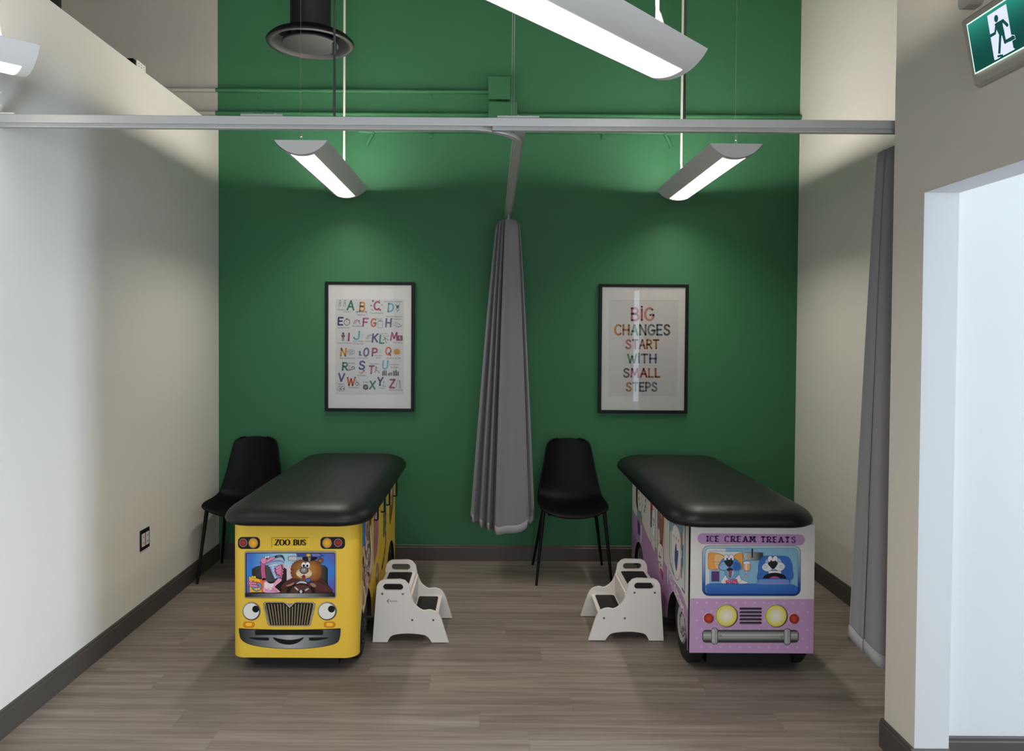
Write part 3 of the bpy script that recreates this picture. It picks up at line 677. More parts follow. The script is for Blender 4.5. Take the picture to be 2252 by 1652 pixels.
p = poster_print(PB, 1300, 610, 5.3304, 1317, 625, (.003075, .000033), (.000021, -.003074), .718341, 1.887837)
p.poly([(210, 272), (1030, 272), (1012, 1398), (200, 1398)], '#ece6df')
p.line([(225, 270), (1035, 274)], 3, '#b7afa7'); p.line([(205, 1402), (1010, 1406)], 3, '#efebe6')
bc = {'pk': '#cf7a86', 'rd': '#c85a58', 'og': '#cc8a3e', 'gn': '#8fbfae', 'gy': '#8f9491', 'dk': '#6d6a68', 'sl': '#7c8f96', 'vt': '#84809a', 'cr': '#d69387', 'br': '#c0703c', 'gr': '#7da58e'}
def C(s): return [bc[k] for k in s.split()]
def gword(txt, x0, x1, base, cap, w, cols): p.word(txt, x0+w/2, base-w/2, cap-w, w, C(cols), width=x1-x0-w, gap=.30)
gword('BiG', 468, 748, 515, 165, 25, 'pk rd cr')
gword('CHANGES', 272, 932, 685, 138, 23, 'og og gn gy gy sl dk')
gword('START', 405, 805, 845, 120, 21, 'pk pk cr og og')
gword('WiTH', 425, 772, 1012, 118, 21, 'gr gy gy vt')
gword('SMALL', 378, 818, 1180, 118, 21, 'dk pk rd cr br')
gword('STEPS', 410, 780, 1345, 118, 21, 'og gn gy gy gy')
p.build('print_sheet', M['ink'], PB)

# ------------------------------------------------------------------ curtains
def curtain(name, cx0, cx1, cy, W0, W1, D0, D1, zt, zb, ctrl, label, hang, lift=.08):
    t = thing(name, (cx1, cy, zb), label, 'curtain', 'grey privacy curtains on the track')
    path = spline(ctrl, 8); n = len(path); rows = []
    rnd = random.Random(3)
    zs = [0, .012, .025, .026]+[.026+.974*(i/26) for i in range(1, 27)]
    for zi in zs:
        row = []
        for i, (a, d) in enumerate(path):
            k = 1-zi; e = k**.85
            Wd = W0+(W1-W0)*e; Dd = D0+(D1-D0)*k; cx = cx0+(cx1-cx0)*k-cx1
            wob = .004*math.sin(i*.45+zi*4)*k
            z = (zt-zb)*zi+lift*k*abs(a)**2.2*(1 if a < .9 else 1.1)+.005*math.sin(i*.35)*k+.03*(1-k)*(-abs(a)**3)
            row.append((cx+Wd*a+wob*.3, Dd*d+wob, z))
        rows.append(row)
    b = MB(); b.mi = 1; b.grid(rows[:3]); b.mi = 0
    b.grid(rows[2:])
    o = b.build('fabric', [M['curtain'], M['hem']], t, smooth=80)
    s = o.modifiers.new('thickness', 'SOLIDIFY'); s.thickness = .0025
    for (hx, hy, hz) in hang:
        h = MB(); x, y = hx-cx1, hy-cy
        h.tube([(x, y, hz-zb), (x, y, zt-zb-.004)], .0022, 6); h.tube(arc3 := [(x+.006*math.cos(R(a)), y, zt-zb+.004+.007*math.sin(R(a))) for a in range(0, 361, 30)], .0016, 6)
        h.build('hook', M['plate'], t)
    return t
zig = [(-1, .2), (-.92, -.45), (-.78, .35), (-.66, -.6), (-.54, .35), (-.43, -.72), (-.31, .3), (-.2, -.55), (-.05, .5), (.15, -.35), (.35, .55), (.55, -.35), (.74, .5), (.88, -.3), (1, .35), (1.0, -.1), (.93, -.5), (.84, -.2), (.80, -.7), (.74, -.98), (.45, -1.06), (.1, -1.0), (-.14, -1.06), (-.25, -1.0)]
curtain('curtain', .098, .0745, 4.94, .074, .205, .045, .095, 2.272, .285, zig, 'grey curtain gathered in the middle of the green wall', [(.1, 4.92, 2.304), (.1, 4.96, 2.304)], lift=.075)
zig2 = [(1, .3), (.8, -.4), (.62, .4), (.45, -.4), (.3, .5), (.12, -.3), (-.05, .5), (-.25, -.3), (-.42, .5), (-.6, .1), (-.78, .55), (-.93, .2), (-1, -.2), (-.9, -.6), (-.93, -.35), (-.8, -.85), (-.55, -1.05), (-.2, -.98), (.1, -.7), (.3, -1.0), (.6, -.8)]
curtain('curtain', 1.645, 1.645, 3.035, .145, .228, .06, .125, 2.288, .235, zig2, 'grey curtain hanging at right, half hidden by the taupe wall', [(1.535, 2.916, 2.304), (1.70, 2.916, 2.304)], lift=.12)

# ------------------------------------------------------------------ chairs
def chair(loc, label):
    t = thing('shell_chair', loc, label, 'chair', 'black shell chairs')
    # profile: y (0 = front edge), z centre, half width, edge lift, edge forward
    prof = [(-.005, .428, .196, .040, 0), (.005, .440, .208, .046, 0), (.06, .448, .214, .046, 0), (.16, .444, .216, .046, 0), (.26, .446, .212, .046, -.002), (.325, .462, .206, .044, -.012),
            (.365, .500, .199, .034, -.028), (.388, .56, .189, .018, -.036), (.402, .63, .177, .006, -.036), (.414, .70, .164, .001, -.034), (.424, .76, .154, 0, -.03), (.430, .805, .146, 0, -.027), (.434, .832, .136, -.003, -.024), (.436, .848, .116, -.008, -.02), (.437, .854, .085, -.010, -.012)]
    rows = []
    for y, z, w, e, f in prof:
        row = []
        for k in range(17):
            a = -1+k/8; q = abs(a)**2.4; dip = 0
            if y < .03: dip = -.010*(1-a*a)*(1-y/.03)
            row.append((w*a, y+f*q, z+e*q+dip))
        rows.append(row)
    b = MB(); b.grid(rows); o = b.build('seat_shell', M['shell'], t, smooth=60)
    m = o.modifiers.new('round', 'SUBSURF'); m.levels = 1; m.render_levels = 2
    m = o.modifiers.new('thickness', 'SOLIDIFY'); m.thickness = .009; m.offset = 1
    b = MB(); b.tube([(-.16, .06, .428), (.16, .06, .428)], .009, 8); b.tube([(-.16, .31, .43), (.16, .31, .43)], .009, 8); b.tube([(-.15, .06, .428), (-.15, .31, .43)], .008, 8); b.tube([(.15, .06, .428), (.15, .31, .43)], .008, 8)
    b.build('under_frame', M['black'], t, smooth=40)
    for sx in (-1, 1):
        MB().tube([(sx*.188, .045, .452), (sx*.232, .0, .002)], [.0125, .0075], 12).build('leg', M['black'], t, smooth=40)
        MB().tube([(sx*.165, .32, .435), (sx*.232, .43, .002)], [.0125, .0075], 12).build('leg', M['black'], t, smooth=40)
    return t
ch = chair((-1.565, 4.71, 0), 'black shell chair in the left corner behind the yellow bus table')
copy_thing(ch, (.515, 4.72, 0), 0, 'black shell chair between the hanging curtain and the ice cream truck table')

# ------------------------------------------------------------------ step stools
def stool(loc, s, label, logo):
    t = thing('step_stool', loc, label, 'step stool', 'white two step stools')
    c = -.3975
    out = [(-.586, .003), (-.567, .272)]+[(-.563, .292), (-.552, .308), (-.533, .317)]+[(-.4475, .319), (-.425, .312), (-.405, .29), (-.3955, .241)]
    out += spline([(-.3955, .241), (-.374, .192), (-.337, .164), (-.30, .166), (-.264, .152), (-.242, .118)], 6)[1:]
    out += [(-.206, .003), (-.291, .003)]+spline([(-.291, .003), (-.31, .03), (-.337, .042), (-.41, .048), (-.472, .042), (-.497, .03), (-.512, .003)], 5)[1:]
    out = [((x-c)*s, z) for x, z in out]
    hx = (-.485-c)*s; hole = [(hx+a, .2805+b_) for a, b_ in (arc(.034, 0, .0165, .0165, -90, 90, 8)+arc(-.034, 0, .0165, .0165, 90, 270, 8))]
    for y in (0, .335):
        o = MB().prism(out, y, y+.015, 'y', holes=[hole]).build('side_panel', M['stool'], t, bevel=.0025)
        yf = -.0002 if y == 0 else .3502
        for x, z in ((-.5378, .2475), (-.4354, .2475), (-.388, .117), (-.283, .117)):
            k = -1 if y == 0 else 1
            MB().lathe([(.0055, 0), (.0055, .0015*k), (.003, .003*k)], 14, 'y', ((x-c)*s, yf, z)).build('screw', M['bolt'], o)
        # rubber feet under each side panel
        for fx in (-.55, -.25): MB().box((fx-c)*s-.03, (fx-c)*s+.03, y+.002, y+.013, 0, .0032).build('foot', M['tread'], o)
    def bx(b, xa, xb, *r): b.box(min((xa-c)*s, (xb-c)*s), max((xa-c)*s, (xb-c)*s), *r); return b
    for xa, xb, z in ((-.562, -.402, .2475), (-.402, -.262, .117)):
        o = bx(MB(), xa, xb, .015, .335, z-.0075, z+.0075).build('step', M['stool'], t, bevel=.002)
        m = MB(); m.prism([(a, b_) for a, b_ in rrect(min((xa-c)*s, (xb-c)*s)+.018, .028, max((xa-c)*s, (xb-c)*s)-.018, .322, .014)], z+.0075, z+.0092, 'z'); m.build('tread', M['tread'], o)
    bx(MB(), -.402, -.390, .015, .335, .125, .24).build('riser', M['stool'], t)
    if logo:
        q = Print(lambda u, v, l: (u, -l, v), lambda a, b_: ((-.516+(a-935)*.0000794-c)*s, .2115+(560-b_)*.0000794))
        q.line([(1080, 450), (960, 550), (1060, 700)], 45, '#7d756c'); q.line([(1010, 520), (1040, 600)], 40, '#7d756c')
        q.word('CEPALOC', 1110, 612, 62, 16, '#8a8278', width=500, gap=.3)
        q.build('logo', M['ink'], t)
    return t
stool((-.3975, 3.825, 0), 1, 'white step stool beside the yellow bus table', True)
stool((.688, 3.865, 0), -1, 'white step stool beside the ice cream truck table', False)

# ------------------------------------------------------------------ exam tables
def cushion(t, cx, y0, y1, w, z0):
    def ring(inset, r, z, bow=0):
        r = max(r-inset*.6, .02); pts = rrect(cx-w/2+inset, y0+inset, cx+w/2-inset, y1-inset, r, 10)
        return [(x, y, z) for x, y in pts]
    prof = [(.05, 0), (.016, .001), (.004, .008), (0, .019), (.001, .028), (.006, .040), (.016, .054), (.031, .067), (.052, .078), (.08, .086), (.115, .091), (.16, .095), (.22, .097), (.3, .098)]
    b = MB(); rows = [ring(i, .14, z0+h) for i, h in prof]; b.grid(rows, True)
    n = len(rows[0]); b.f += [list(range(n)), [len(b.v)-n+k for k in range(n)]]; b.m += [0, 0]
    return b.build('cushion', M['vinyl'], t, smooth=60)

def wheel(t, x, y, r, thick, s, hub):
    # s = +1: outer face looks to +x
    b = MB(); b.lathe([(.07, 0), (r-.03, .0), (r-.012, s*-.003), (r, s*-.014), (r, s*-(thick-.012)), (r-.012, s*-thick), (.05, s*-thick)], 48, 'x', (x, y, r))
    o = b.build('wheel', M['tyre'], t, smooth=35)
    h = MB(); h.lathe([(.088, s*-.002), (.088, s*.003), (.08, s*.006), (.074, s*.002), (.05, s*-.001), (.034, s*.004), (.02, s*.009), (.001, s*.010)], 40, 'x', (x, y, r))
    for k in range(10):
        a = 2*math.pi*k/10; h.box(-.001, .005, -.004, .004, .03, .076, T=Matrix.Translation((x, y, r)) @ Matrix.Rotation(a, 4, 'X'))
    h.build('hub', hub, o, smooth=40)
    return o

def side_poly(y0, y1, zb, zt, arches):
    pts = [(y0, zt), (y0, zb)]
    for yc, a, h in arches: pts += [(yc-a*math.cos(R(k)), zb+h*math.sin(R(k))) for k in range(0, 181, 9)]
    return pts+[(y1, zb), (y1, zt)]

def arch_liner(t, x, s, arch, zb):
    # black lining of a wheel arch, running from the outer face inwards
    yc, a, h = arch; b = MB()
    rows = [[(xx, yc-(a-o)*math.cos(R(k)), zb+(h-o)*math.sin(R(k))) for k in range(0, 181, 6)] for xx, o in ((x, -.0002), (x, .0016), (x-s*.065, .0016))]
    b.grid(rows); return b.build('wheel_arch', M['dark'], t, smooth=40)

def pull(t, x, s, y, z0, z1, name='handle'):
    o = .02*s
    b = MB(); b.tube(spline([(x, y, z1), (x+o*.8, y, z1), (x+o, y, z1-.012), (x+o, y, (z0+z1)/2), (x+o, y, z0+.012), (x+o*.8, y, z0), (x, y, z0)], 5), .0042, 8)
    return b.build(name, M['black'], t, smooth=40)

# ---- yellow bus
BX0, BX1, BY0, BY1, BZ0, BZ1 = -1.170, -.600, 3.470, 4.820, .073, .690
bus = thing('exam_table', (-.885, 4.145, 0), 'yellow zoo bus exam table with black padded top', 'exam table', 'vehicle shaped exam tables')
bus.location = (0, 0, 0)
def build_bus():
    t = bus
    cushion(t, -.872, 3.375, 5.02, .668, BZ1)
    # front panel with rounded corners
    r = .06; outer = [(BX0, BY0+.07)]+arc(BX0+r, BY0+r, r, r, 180, 270, 8)+arc(BX1-r, BY0+r, r, r, 270, 360, 8)+[(BX1, BY0+.07)]
    r2 = .045; inner = [(BX1-.015, BY0+.07)]+arc(BX1-.015-r2, BY0+.015+r2, r2, r2, 360, 270, 8)+arc(BX0+.015+r2, BY0+.015+r2, r2, r2, 270, 180, 8)+[(BX0+.015, BY0+.07)]
    MB().prism(outer+inner, BZ0, BZ1, 'z').build('front_panel', M['yellow'], t, smooth=35)
    arches = [(3.712, .168, .19), (4.62, .165, .18)]; SZ = .118
    ysplit = [BY0+.0715, 3.915, 4.17, 4.44, BY1]
    # right side: fixed front panel, two doors, fixed rear panel
    def seg(y0, y1, name, parent, gap=.0012):
        a = [k for k in arches if y0 < k[0] < y1]
        return MB().prism(side_poly(y0+gap, y1-gap, SZ, BZ1, a), BX1-.006, BX1, 'x').build(name, M['yellow'], parent)
    s1 = seg(ysplit[0], ysplit[1], 'side_panel', t); d1 = seg(ysplit[1]+.004, ysplit[2], 'door', t); d2 = seg(ysplit[2], ysplit[3], 'door', t); s2 = seg(ysplit[3], ysplit[4], 'side_panel', t)
    MB().prism(side_poly(BY0+.0715, BY1, SZ, BZ1, arches), BX0, BX0+.006, 'x').build('side_panel', M['yellow'], t)
    b = MB(); b.box(BX0+.0165, BX1-.0165, BY1-.016, BY1-.001, BZ0, BZ1-.0005); b.build('back_panel', M['yellow'], t)
    b = MB(); b.box(BX0+.09, BX1-.09, BY0+.03, BY1-.03, .03, BZ1-.02); b.box(BX0+.02, BX1-.02, BY0+.02, BY1-.02, BZ1-.018, BZ1-.0005); b.build('base', M['dark'], t)
    for y in (3.672, 4.62):
        wheel(t, BX1-.008, y, .150, .07, 1, M['tyre']); wheel(t, BX0+.008, y, .150, .07, -1, M['tyre'])
    for k in arches: arch_liner(t, BX1+.0003, 1, k, SZ); arch_liner(t, BX0-.0003, -1, k, SZ)
    pull(d1, BX1, 1, 3.955, .585, .70-.03); pull(d2, BX1, 1, 4.205, .57, .668); pull(d2, BX1, 1, 4.40, .565, .66); pull(s2, BX1, 1, 4.74, .545, .64)
    MB().tube([(BX1+.012+.007*math.cos(R(a)), BY1+.004, .66+.007*math.sin(R(a))) for a in range(0, 361, 30)]+[(BX1-.008, BY1+.004, .66)], .0018, 6).build('latch_ring', M['rod'], t)
    # printed animals on the right side, drawn in (y, z)
    P = lambda: Print(lambda u, v, l: (BX1+l, u, v))
    q = P(); OUT = '#2b211c'
    q.poly([(3.60, .665), (3.60, .25), (3.625, .215), (3.68, .235), (3.84, .34), (3.865, .40), (3.865, .665)], '#d9b79a', OUT, .005)
    q.poly([(3.605, .66), (3.605, .54), (3.68, .53), (3.69, .66)], '#3f7fc4')
    rn = random.Random(5)
    for i in range(70):                                                # giraffe, zebra and cub hides
        y, z = rn.uniform(3.62, 3.85), rn.uniform(.26, .65)
        if z < .24+(y-3.62)*.5 or (y < 3.70 and z > .52): continue
        c = rn.choice(['#e7dcd2', '#c98a5a', '#8e6f74', '#e2a04a', '#b58fa0', '#6b5148', '#efe8df'])
        q.blob([(y+rn.uniform(.008, .022)*math.cos(k*1.05), z+rn.uniform(.012, .03)*math.sin(k*1.05)) for k in range(6)], c, OUT, .0018, 3)
    q.blob([(3.80, .60), (3.84, .52), (3.85, .44), (3.83, .40), (3.81, .48), (3.79, .55)], '#e9e6e2', OUT, .003)
    q.poly([(3.795, .34), (3.84, .37), (3.84, .45), (3.80, .44)], '#dcd8d6', OUT, .002); q.poly([(3.80, .29), (3.845, .34), (3.83, .36), (3.79, .31)], '#e59a4e')
    q.build('window_print', M['film'], s1)
    q = P(); q.poly([(3.955, .672), (3.955, .37), (3.97, .345), (4.06, .40), (4.10, .47), (4.10, .672)], '#c377ae', OUT, .005)   # pink hippo
    q.blob([(3.965, .64), (4.08, .65), (4.09, .52), (4.06, .43), (3.975, .38)], '#b76a9e', OUT, .003); q.ell(4.0, .58, .014, .02, '#f3eef0', OUT, .002); q.ell(4.04, .585, .014, .02, '#f3eef0', OUT, .002)
    q.ell(4.0, .575, .006, .009, '#111111'); q.ell(4.04, .58, .006, .009, '#111111'); q.ell(4.0, .46, .008, .014, '#7d3c68'); q.ell(4.04, .47, .008, .014, '#7d3c68')
    q.blob([(4.02, .30), (4.06, .33), (4.11, .30), (4.12, .24), (4.07, .21), (4.03, .24)], '#a08066', OUT, .003); q.ell(4.05, .27, .012, .016, '#efe8df'); q.ell(4.08, .275, .008, .012, '#d8c7b5')
    q.build('animal_print', M['film'], d1)
    q = P(); q.poly([(4.29, .672), (4.29, .52), (4.40, .52), (4.41, .672)], '#4c86b8', OUT, .004)
    tail = spline([(4.36, .57), (4.40, .50), (4.38, .43), (4.40, .37), (4.36, .31), (4.30, .27), (4.25, .25)], 5)
    q.line(tail, .03, '#241c18')
    for k in range(2, len(tail)-1, 4): q.ell(tail[k][0], tail[k][1], .011, .012, '#c9a48c')
    q.blob([(4.32, .56), (4.37, .55), (4.36, .44), (4.31, .40), (4.29, .46)], '#6b6f62', OUT, .003)
    q.build('animal_print', M['film'], d2)
    q = P(); q.poly([(4.56, .672), (4.56, .44), (4.585, .405), (4.70, .47), (4.735, .53), (4.735, .672)], '#6e5238', OUT, .005)   # lion
    q.blob([(4.58, .65), (4.71, .65), (4.72, .55), (4.66, .47), (4.58, .47)], '#8a5a34', OUT, .003); q.blob([(4.60, .62), (4.68, .62), (4.69, .56), (4.64, .51), (4.60, .53)], '#b99a78')
    q.ell(4.63, .59, .012, .016, '#f0ece4', OUT, .002); q.ell(4.665, .595, .012, .016, '#f0ece4', OUT, .002); q.ell(4.645, .555, .014, .012, '#2a1d16')
    q.build('window_print', M['film'], s2)
    q = P(); q.line([(BY0+.0735, .15), (BY0+.0735, .68)], .0018, '#5b4a12'); q.build('pinstripe', M['film'], s1)

    # printed front, drawn in the coordinates of a close view of the face
    def src(ox, oy, k):
        return lambda a, b_: (.002053*(ox+a/k-512)+.000003*(oy+b_/k-1160)-1.163595, .000013*(ox+a/k-512)-.002069*(oy+b_/k-1160)+.665)
    F = lambda k=4.8595, ox=480, oy=1140: Print(lambda u, v, l: (u, BY0-l, v), src(ox, oy, k))
    gy = lambda lo, mid: (lambda u: mixc(lin(lo), lin(mid), max(0, 1-abs(u-.5)*2)**1.3))
    for x0, x1, red, amb in ((212, 447, 268, 375), (1092, 1355, 1280, 1163)):
        q = F(); q.rr(x0, 200, x1, 328, 46, '#15120d')
        q.ell(red, 262, 43, 45, '#8d8a86'); q.radial(red, 262, 36, 38, lin('#b33a3c'), lin('#7a1820')); q.ell(amb, 265, 51, 54, '#8d8a86'); q.radial(amb, 265, 44, 47, lin('#f7c43a'), lin('#e08f12'))
        q.build('marker_light', M['film'], t)
    q = F(); q.poly([(568, 205), (972, 205), (972, 314), (568, 314)], '#b8901c'); q.poly([(576, 213), (972, 213), (972, 314), (576, 314)], '#f3d45a'); q.poly([(576, 213), (964, 213), (964, 306), (576, 306)], '#e9bf2c')
    q.word('ZOO', 612, 287, 58, 19, '#1b1510', width=150, serif=.3, gap=.26); q.word('BUS', 812, 287, 58, 18, '#1b1510', width=118, serif=.3, gap=.36)
    q.build('name_plate', M['film'], t)
    # windscreen
    q = F(10.236, 530, 1205); x0, x1 = 80, 2145
    q.rr(x0, 70, x1, 1135, 60, '#55554f'); q.rr(x0+8, 78, x1-8, 1127, 55, '#a9a79d'); q.rr(102, 108, 2122, 1100, 30, '#1c1a1c')
    # sky: blue, purple corners, pale middle
    pts = []; cols = []; nx, ny = 16, 8
    for j in range(ny+1):
        for i in range(nx+1):
            u, v = i/nx, j/ny; d = abs(u-.47)*2; c = mixc(lin('#e6ccd2') if v > .35 else lin('#a9d2e4'), lin('#2f7fd0'), min(1, d*1.25))
            cor = max(0, d-.72)*3.2*abs(v-.45)*1.9; c = mixc(c, lin('#6a3f9a'), min(.85, cor)); pts.append((125+1985*u, 125+895*v)); cols.append(c)
    q.raw(pts, [(j*(nx+1)+i, j*(nx+1)+i+1, (j+1)*(nx+1)+i+1, (j+1)*(nx+1)+i) for j in range(ny) for i in range(nx)], cols); q.up()
    o = '#2a1a20'
    def seat(x0, x1, yt):
        q.bands(lambda x: yt+90*abs((x-(x0+x1)/2)/((x1-x0)/2))**3.5, 1015, x0, x1, 16, lambda u: mixc(lin('#141416'), lin('#4b4c4c'), max(0, 1-abs(u-.45)*1.8)))
        q.poly([(x0+4, 760), (x1-4, 760), (x1, 1015), (x0, 1015)], '#101012')
    seat(245, 1030, 390); seat(1640, 1955, 385)
    # crisp bag
    q.poly([(175, 640), (520, 690), (535, 700), (520, 1000), (200, 1000), (188, 860)], '#f0b32c', o, 8); q.poly([(420, 700), (530, 712), (518, 1000), (460, 1000)], '#e8752c')
    q.poly([(175, 640), (330, 640), (515, 688), (430, 708), (300, 670)], '#37291f')
    for x, y in ((262, 655), (312, 660)): q.ell(x, y, 26, 30, '#f0c04a', o, 5)
    q.ell(355, 870, 112, 105, '#6f93c8', o, 8); q.ell(340, 930, 40, 25, '#f0c648', o, 5); q.ell(405, 920, 30, 25, '#f0c648', o, 5)
    # flamingo
    pk, dp = '#e58cb0', '#c25c8c'
    q.blob([(520, 640), (560, 720), (640, 790), (730, 790), (830, 690), (900, 690), (915, 740), (800, 840), (770, 880), (830, 930), (870, 1000), (520, 1000), (505, 850)], '#e9a3bf', o, 7)
    q.blob([(560, 760), (640, 805), (730, 800), (720, 880), (660, 950), (570, 930), (530, 850)], '#f0dbe4')
    q.line(spline([(520, 700), (500, 560), (495, 420), (490, 330), (510, 280)], 5), 105, '#2a1a20'); q.line(spline([(525, 720), (502, 560), (497, 420), (492, 330), (512, 280)], 5), 90, dp)
    q.ell(520, 285, 72, 70, pk, o, 6); q.blob([(570, 300), (640, 230), (770, 190), (785, 230), (690, 275), (590, 330)], pk, o, 7)
    q.blob([(570, 340), (650, 305), (800, 285), (930, 290), (965, 340), (900, 300), (780, 300), (660, 325)], pk, o, 6)
    q.blob([(765, 185), (850, 158), (930, 165), (975, 230), (980, 300), (940, 225), (870, 205), (785, 225)], '#37393c', o, 5); q.line([(820, 180), (900, 180)], 16, '#8a8c8f')
    q.ell(570, 215, 24, 32, '#f5f3f2', o, 4); q.ell(620, 205, 24, 32, '#f5f3f2', o, 4); q.ell(580, 225, 9, 12, '#111111'); q.ell(628, 215, 9, 12, '#111111'); q.line([(570, 238), (635, 240)], 14, '#1a1216')
    # cup and wing fingers
    q.poly([(635, 405), (850, 375), (905, 650), (870, 670), (755, 695)], '#7ea3d8', o, 7); q.poly([(690, 420), (745, 412), (800, 680), (770, 688)], '#b9cdea'); q.line([(630, 405), (850, 372)], 22, '#d6dde6'); q.line([(715, 375), (830, 350)], 14, '#c8d0da')
    for a, b_, c, d in ((770, 480, 930, 395), (775, 540, 945, 450), (800, 590, 935, 510), (850, 620, 930, 570)): q.line([(a, b_), (c, d)], 62, o); q.line([(a, b_), (c, d)], 50, pk)
    q.blob([(900, 560), (940, 480), (935, 600), (915, 690), (890, 640)], dp)
    for a, b_, c, d in ((180, 765, 280, 755), (165, 800, 375, 795), (185, 840, 390, 860)): q.line([(a, b_), (c, d)], 48, o); q.line([(a, b_), (c, d)], 38, pk)
    q.line(spline([(545, 905), (580, 945), (620, 905), (640, 950)], 4), 9, dp); q.line(spline([(690, 890), (730, 930), (770, 910), (800, 970)], 4), 9, dp); q.line(spline([(690, 965), (760, 960), (830, 990)], 4), 9, dp)
    # mirror
    q.rr(1065, 185, 1395, 285, 30, '#62686e'); q.rr(1078, 195, 1230, 278, 25, '#c3c3c6'); q.rr(1245, 197, 1385, 280, 25, '#9aa3b0'); q.line([(1237, 125), (1237, 290)], 14, '#d8d8da')
    # bear
    q.bands(lambda x: 1010-430*(1-abs((x-1480)/600)**2.6), 1015, 885, 2078, 24, lambda u: mixc(lin('#43251f'), lin('#5e342a'), max(0, 1-abs(u-.4)*2)))
    q.ell(1795, 280, 62, 55, '#7a4320', o, 6); q.ell(1785, 290, 28, 24, '#b06a38')
    sq = lambda v: math.copysign(abs(v)**.78, v)
    head = lambda k, a: (1480+345*k*sq(math.cos(a)), 515+255*k*sq(math.sin(a)))
    q.poly([head(1.03+(.03 if k % 2 else -.03), 2*math.pi*k/56) for k in range(56)], '#6a3a18')
    q.raw([(1520, 470)]+[head(.98, 2*math.pi*k/40) for k in range(40)], [(0, 1+k, 1+(k+1) % 40) for k in range(40)], [lin('#c58540')]+[lin('#7c481f')]*40); q.up()
    q.ell(1425, 565, 190, 120, '#7a4a20'); q.ell(1425, 567, 184, 114, '#d8b48c'); q.ell(1335, 580, 85, 62, '#e6cba8', '#7a4a20', 5); q.ell(1515, 580, 85, 62, '#e6cba8', '#7a4a20', 5)
    q.poly(spline([(1370, 650), (1415, 605), (1460, 650), (1418, 705)], 5, True), '#3a1414'); q.blob([(1380, 655), (1415, 630), (1450, 655), (1418, 700)], '#9a2630')
    q.ell(1415, 380, 52, 64, '#f2f0ee', o, 6); q.ell(1505, 380, 55, 66, '#f2f0ee', o, 6); q.ell(1418, 395, 26, 30, '#0c0c0e'); q.ell(1498, 400, 26, 30, '#0c0c0e')
    q.ell(1425, 500, 100, 82, '#1f1f21'); q.radial(1425, 500, 95, 77, lin('#b4b4b6'), lin('#3a3a3e'), 30, -10, -15)
    # cap
    q.poly([(1250, 125), (1790, 125), (1880, 175), (1780, 205), (1600, 195), (1280, 195)], '#42489a', o, 5); q.poly([(1600, 125), (1760, 125), (1800, 180), (1620, 190)], '#6f74c2')
    q.blob([(1395, 210), (1540, 190), (1720, 210), (1690, 260), (1560, 295), (1430, 285)], '#141416'); q.poly([(1515, 205), (1575, 205), (1565, 292), (1525, 292)], '#8d8f92')
    q.ell(1525, 158, 55, 40, '#c9a227', '#5a4708', 6); q.ell(1525, 160, 32, 20, '#e8cf5a', '#5a4708', 5)
    # bow tie, arms, steering wheel
    q.blob([(1300, 715), (1350, 700), (1440, 740), (1470, 770), (1380, 745)], '#3f4fa0', o, 4); q.ell(1520, 720, 58, 46, '#4a62b8', o, 5)
    q.bands(lambda x: 1010-280*math.sqrt(max(0, 1-((x-1355)/330)**2)), 1012, 1025, 1685, 20, lambda u: lin('#1a1214')); q.bands(lambda x: 1010-190*math.sqrt(max(0, 1-((x-1355)/250)**2)), 1012, 1105, 1605, 20, lambda u: lin('#55302a'))
    q.blob([(1245, 805), (1330, 745), (1440, 750), (1500, 800), (1420, 790), (1340, 785)], '#c9c2bd')
    q.blob([(905, 880), (1000, 760), (1150, 690), (1300, 700), (1310, 745), (1220, 800), (1060, 860), (960, 940)], '#532c24', '#2a1410', 7); q.blob([(1020, 840), (1150, 790), (1200, 760), (1190, 810), (1080, 860)], '#a37a66')
    q.blob([(1490, 790), (1600, 740), (1760, 760), (1960, 850), (2060, 980), (1800, 960), (1620, 880), (1530, 850)], '#552e26', '#2a1410', 7); q.blob([(1560, 800), (1640, 790), (1700, 850), (1640, 870)], '#a37a66')
    q.line([(1225, 880), (1290, 940)], 34, '#d6d0cc'); q.line([(1460, 945), (1520, 910)], 34, '#d6d0cc'); q.ell(1360, 985, 72, 55, '#1c1618'); q.ell(1358, 975, 30, 38, '#c4c2c2')
    q.bands(1015, 1098, 105, 2120, 16, gy('#141414', '#a6a6a4')); q.line([(105, 1012), (2120, 1012)], 8, '#141414')
    q.build('windscreen', M['film'], t)
    for x, rx in ((355, 97), (1165, 102)):
        q = F(); q.ell(x, 992, rx, 100, '#3a3a38'); q.ell(x-3, 988, rx-6, 94, '#a3a29c'); q.ell(x, 990, rx-11, 89, '#2a2a2a'); q.ell(x-2, 992, rx-14, 86, '#e4e1dc'); q.ell(x+45, 970, 37, 37, '#0e0e0f'); q.build('headlight', M['film'], t)
    q = F(); og = [(500, 893), (690, 893), (715, 905), (762, 955), (812, 905), (835, 893), (1020, 898), (1038, 915), (1036, 945), (990, 1135), (970, 1152), (550, 1152), (528, 1135), (482, 945), (480, 910)]
    q.poly(og, '#4b4b48'); ig = lambda k: [(762+(x-762)*k, 1030+(y-1030)*(k-.012)) for x, y in og]
    q.poly(ig(.98), '#b3b0a6'); q.poly(ig(.945), '#191613')
    for k in range(17):
        u = -1+k/8; xt, xb = 762+u*258, 762+u*212; yt = 915 if abs(xt-762) > 62 else 965-abs(xt-762)*.7
        q.line([(xt, yt), (xb, 1138)], 9, '#9c8b66', caps=False)
    q.poly([(722, 908), (802, 908), (762, 945)], '#8e8c86', '#c9c6bd', 7); q.build('grille', M['film'], t)
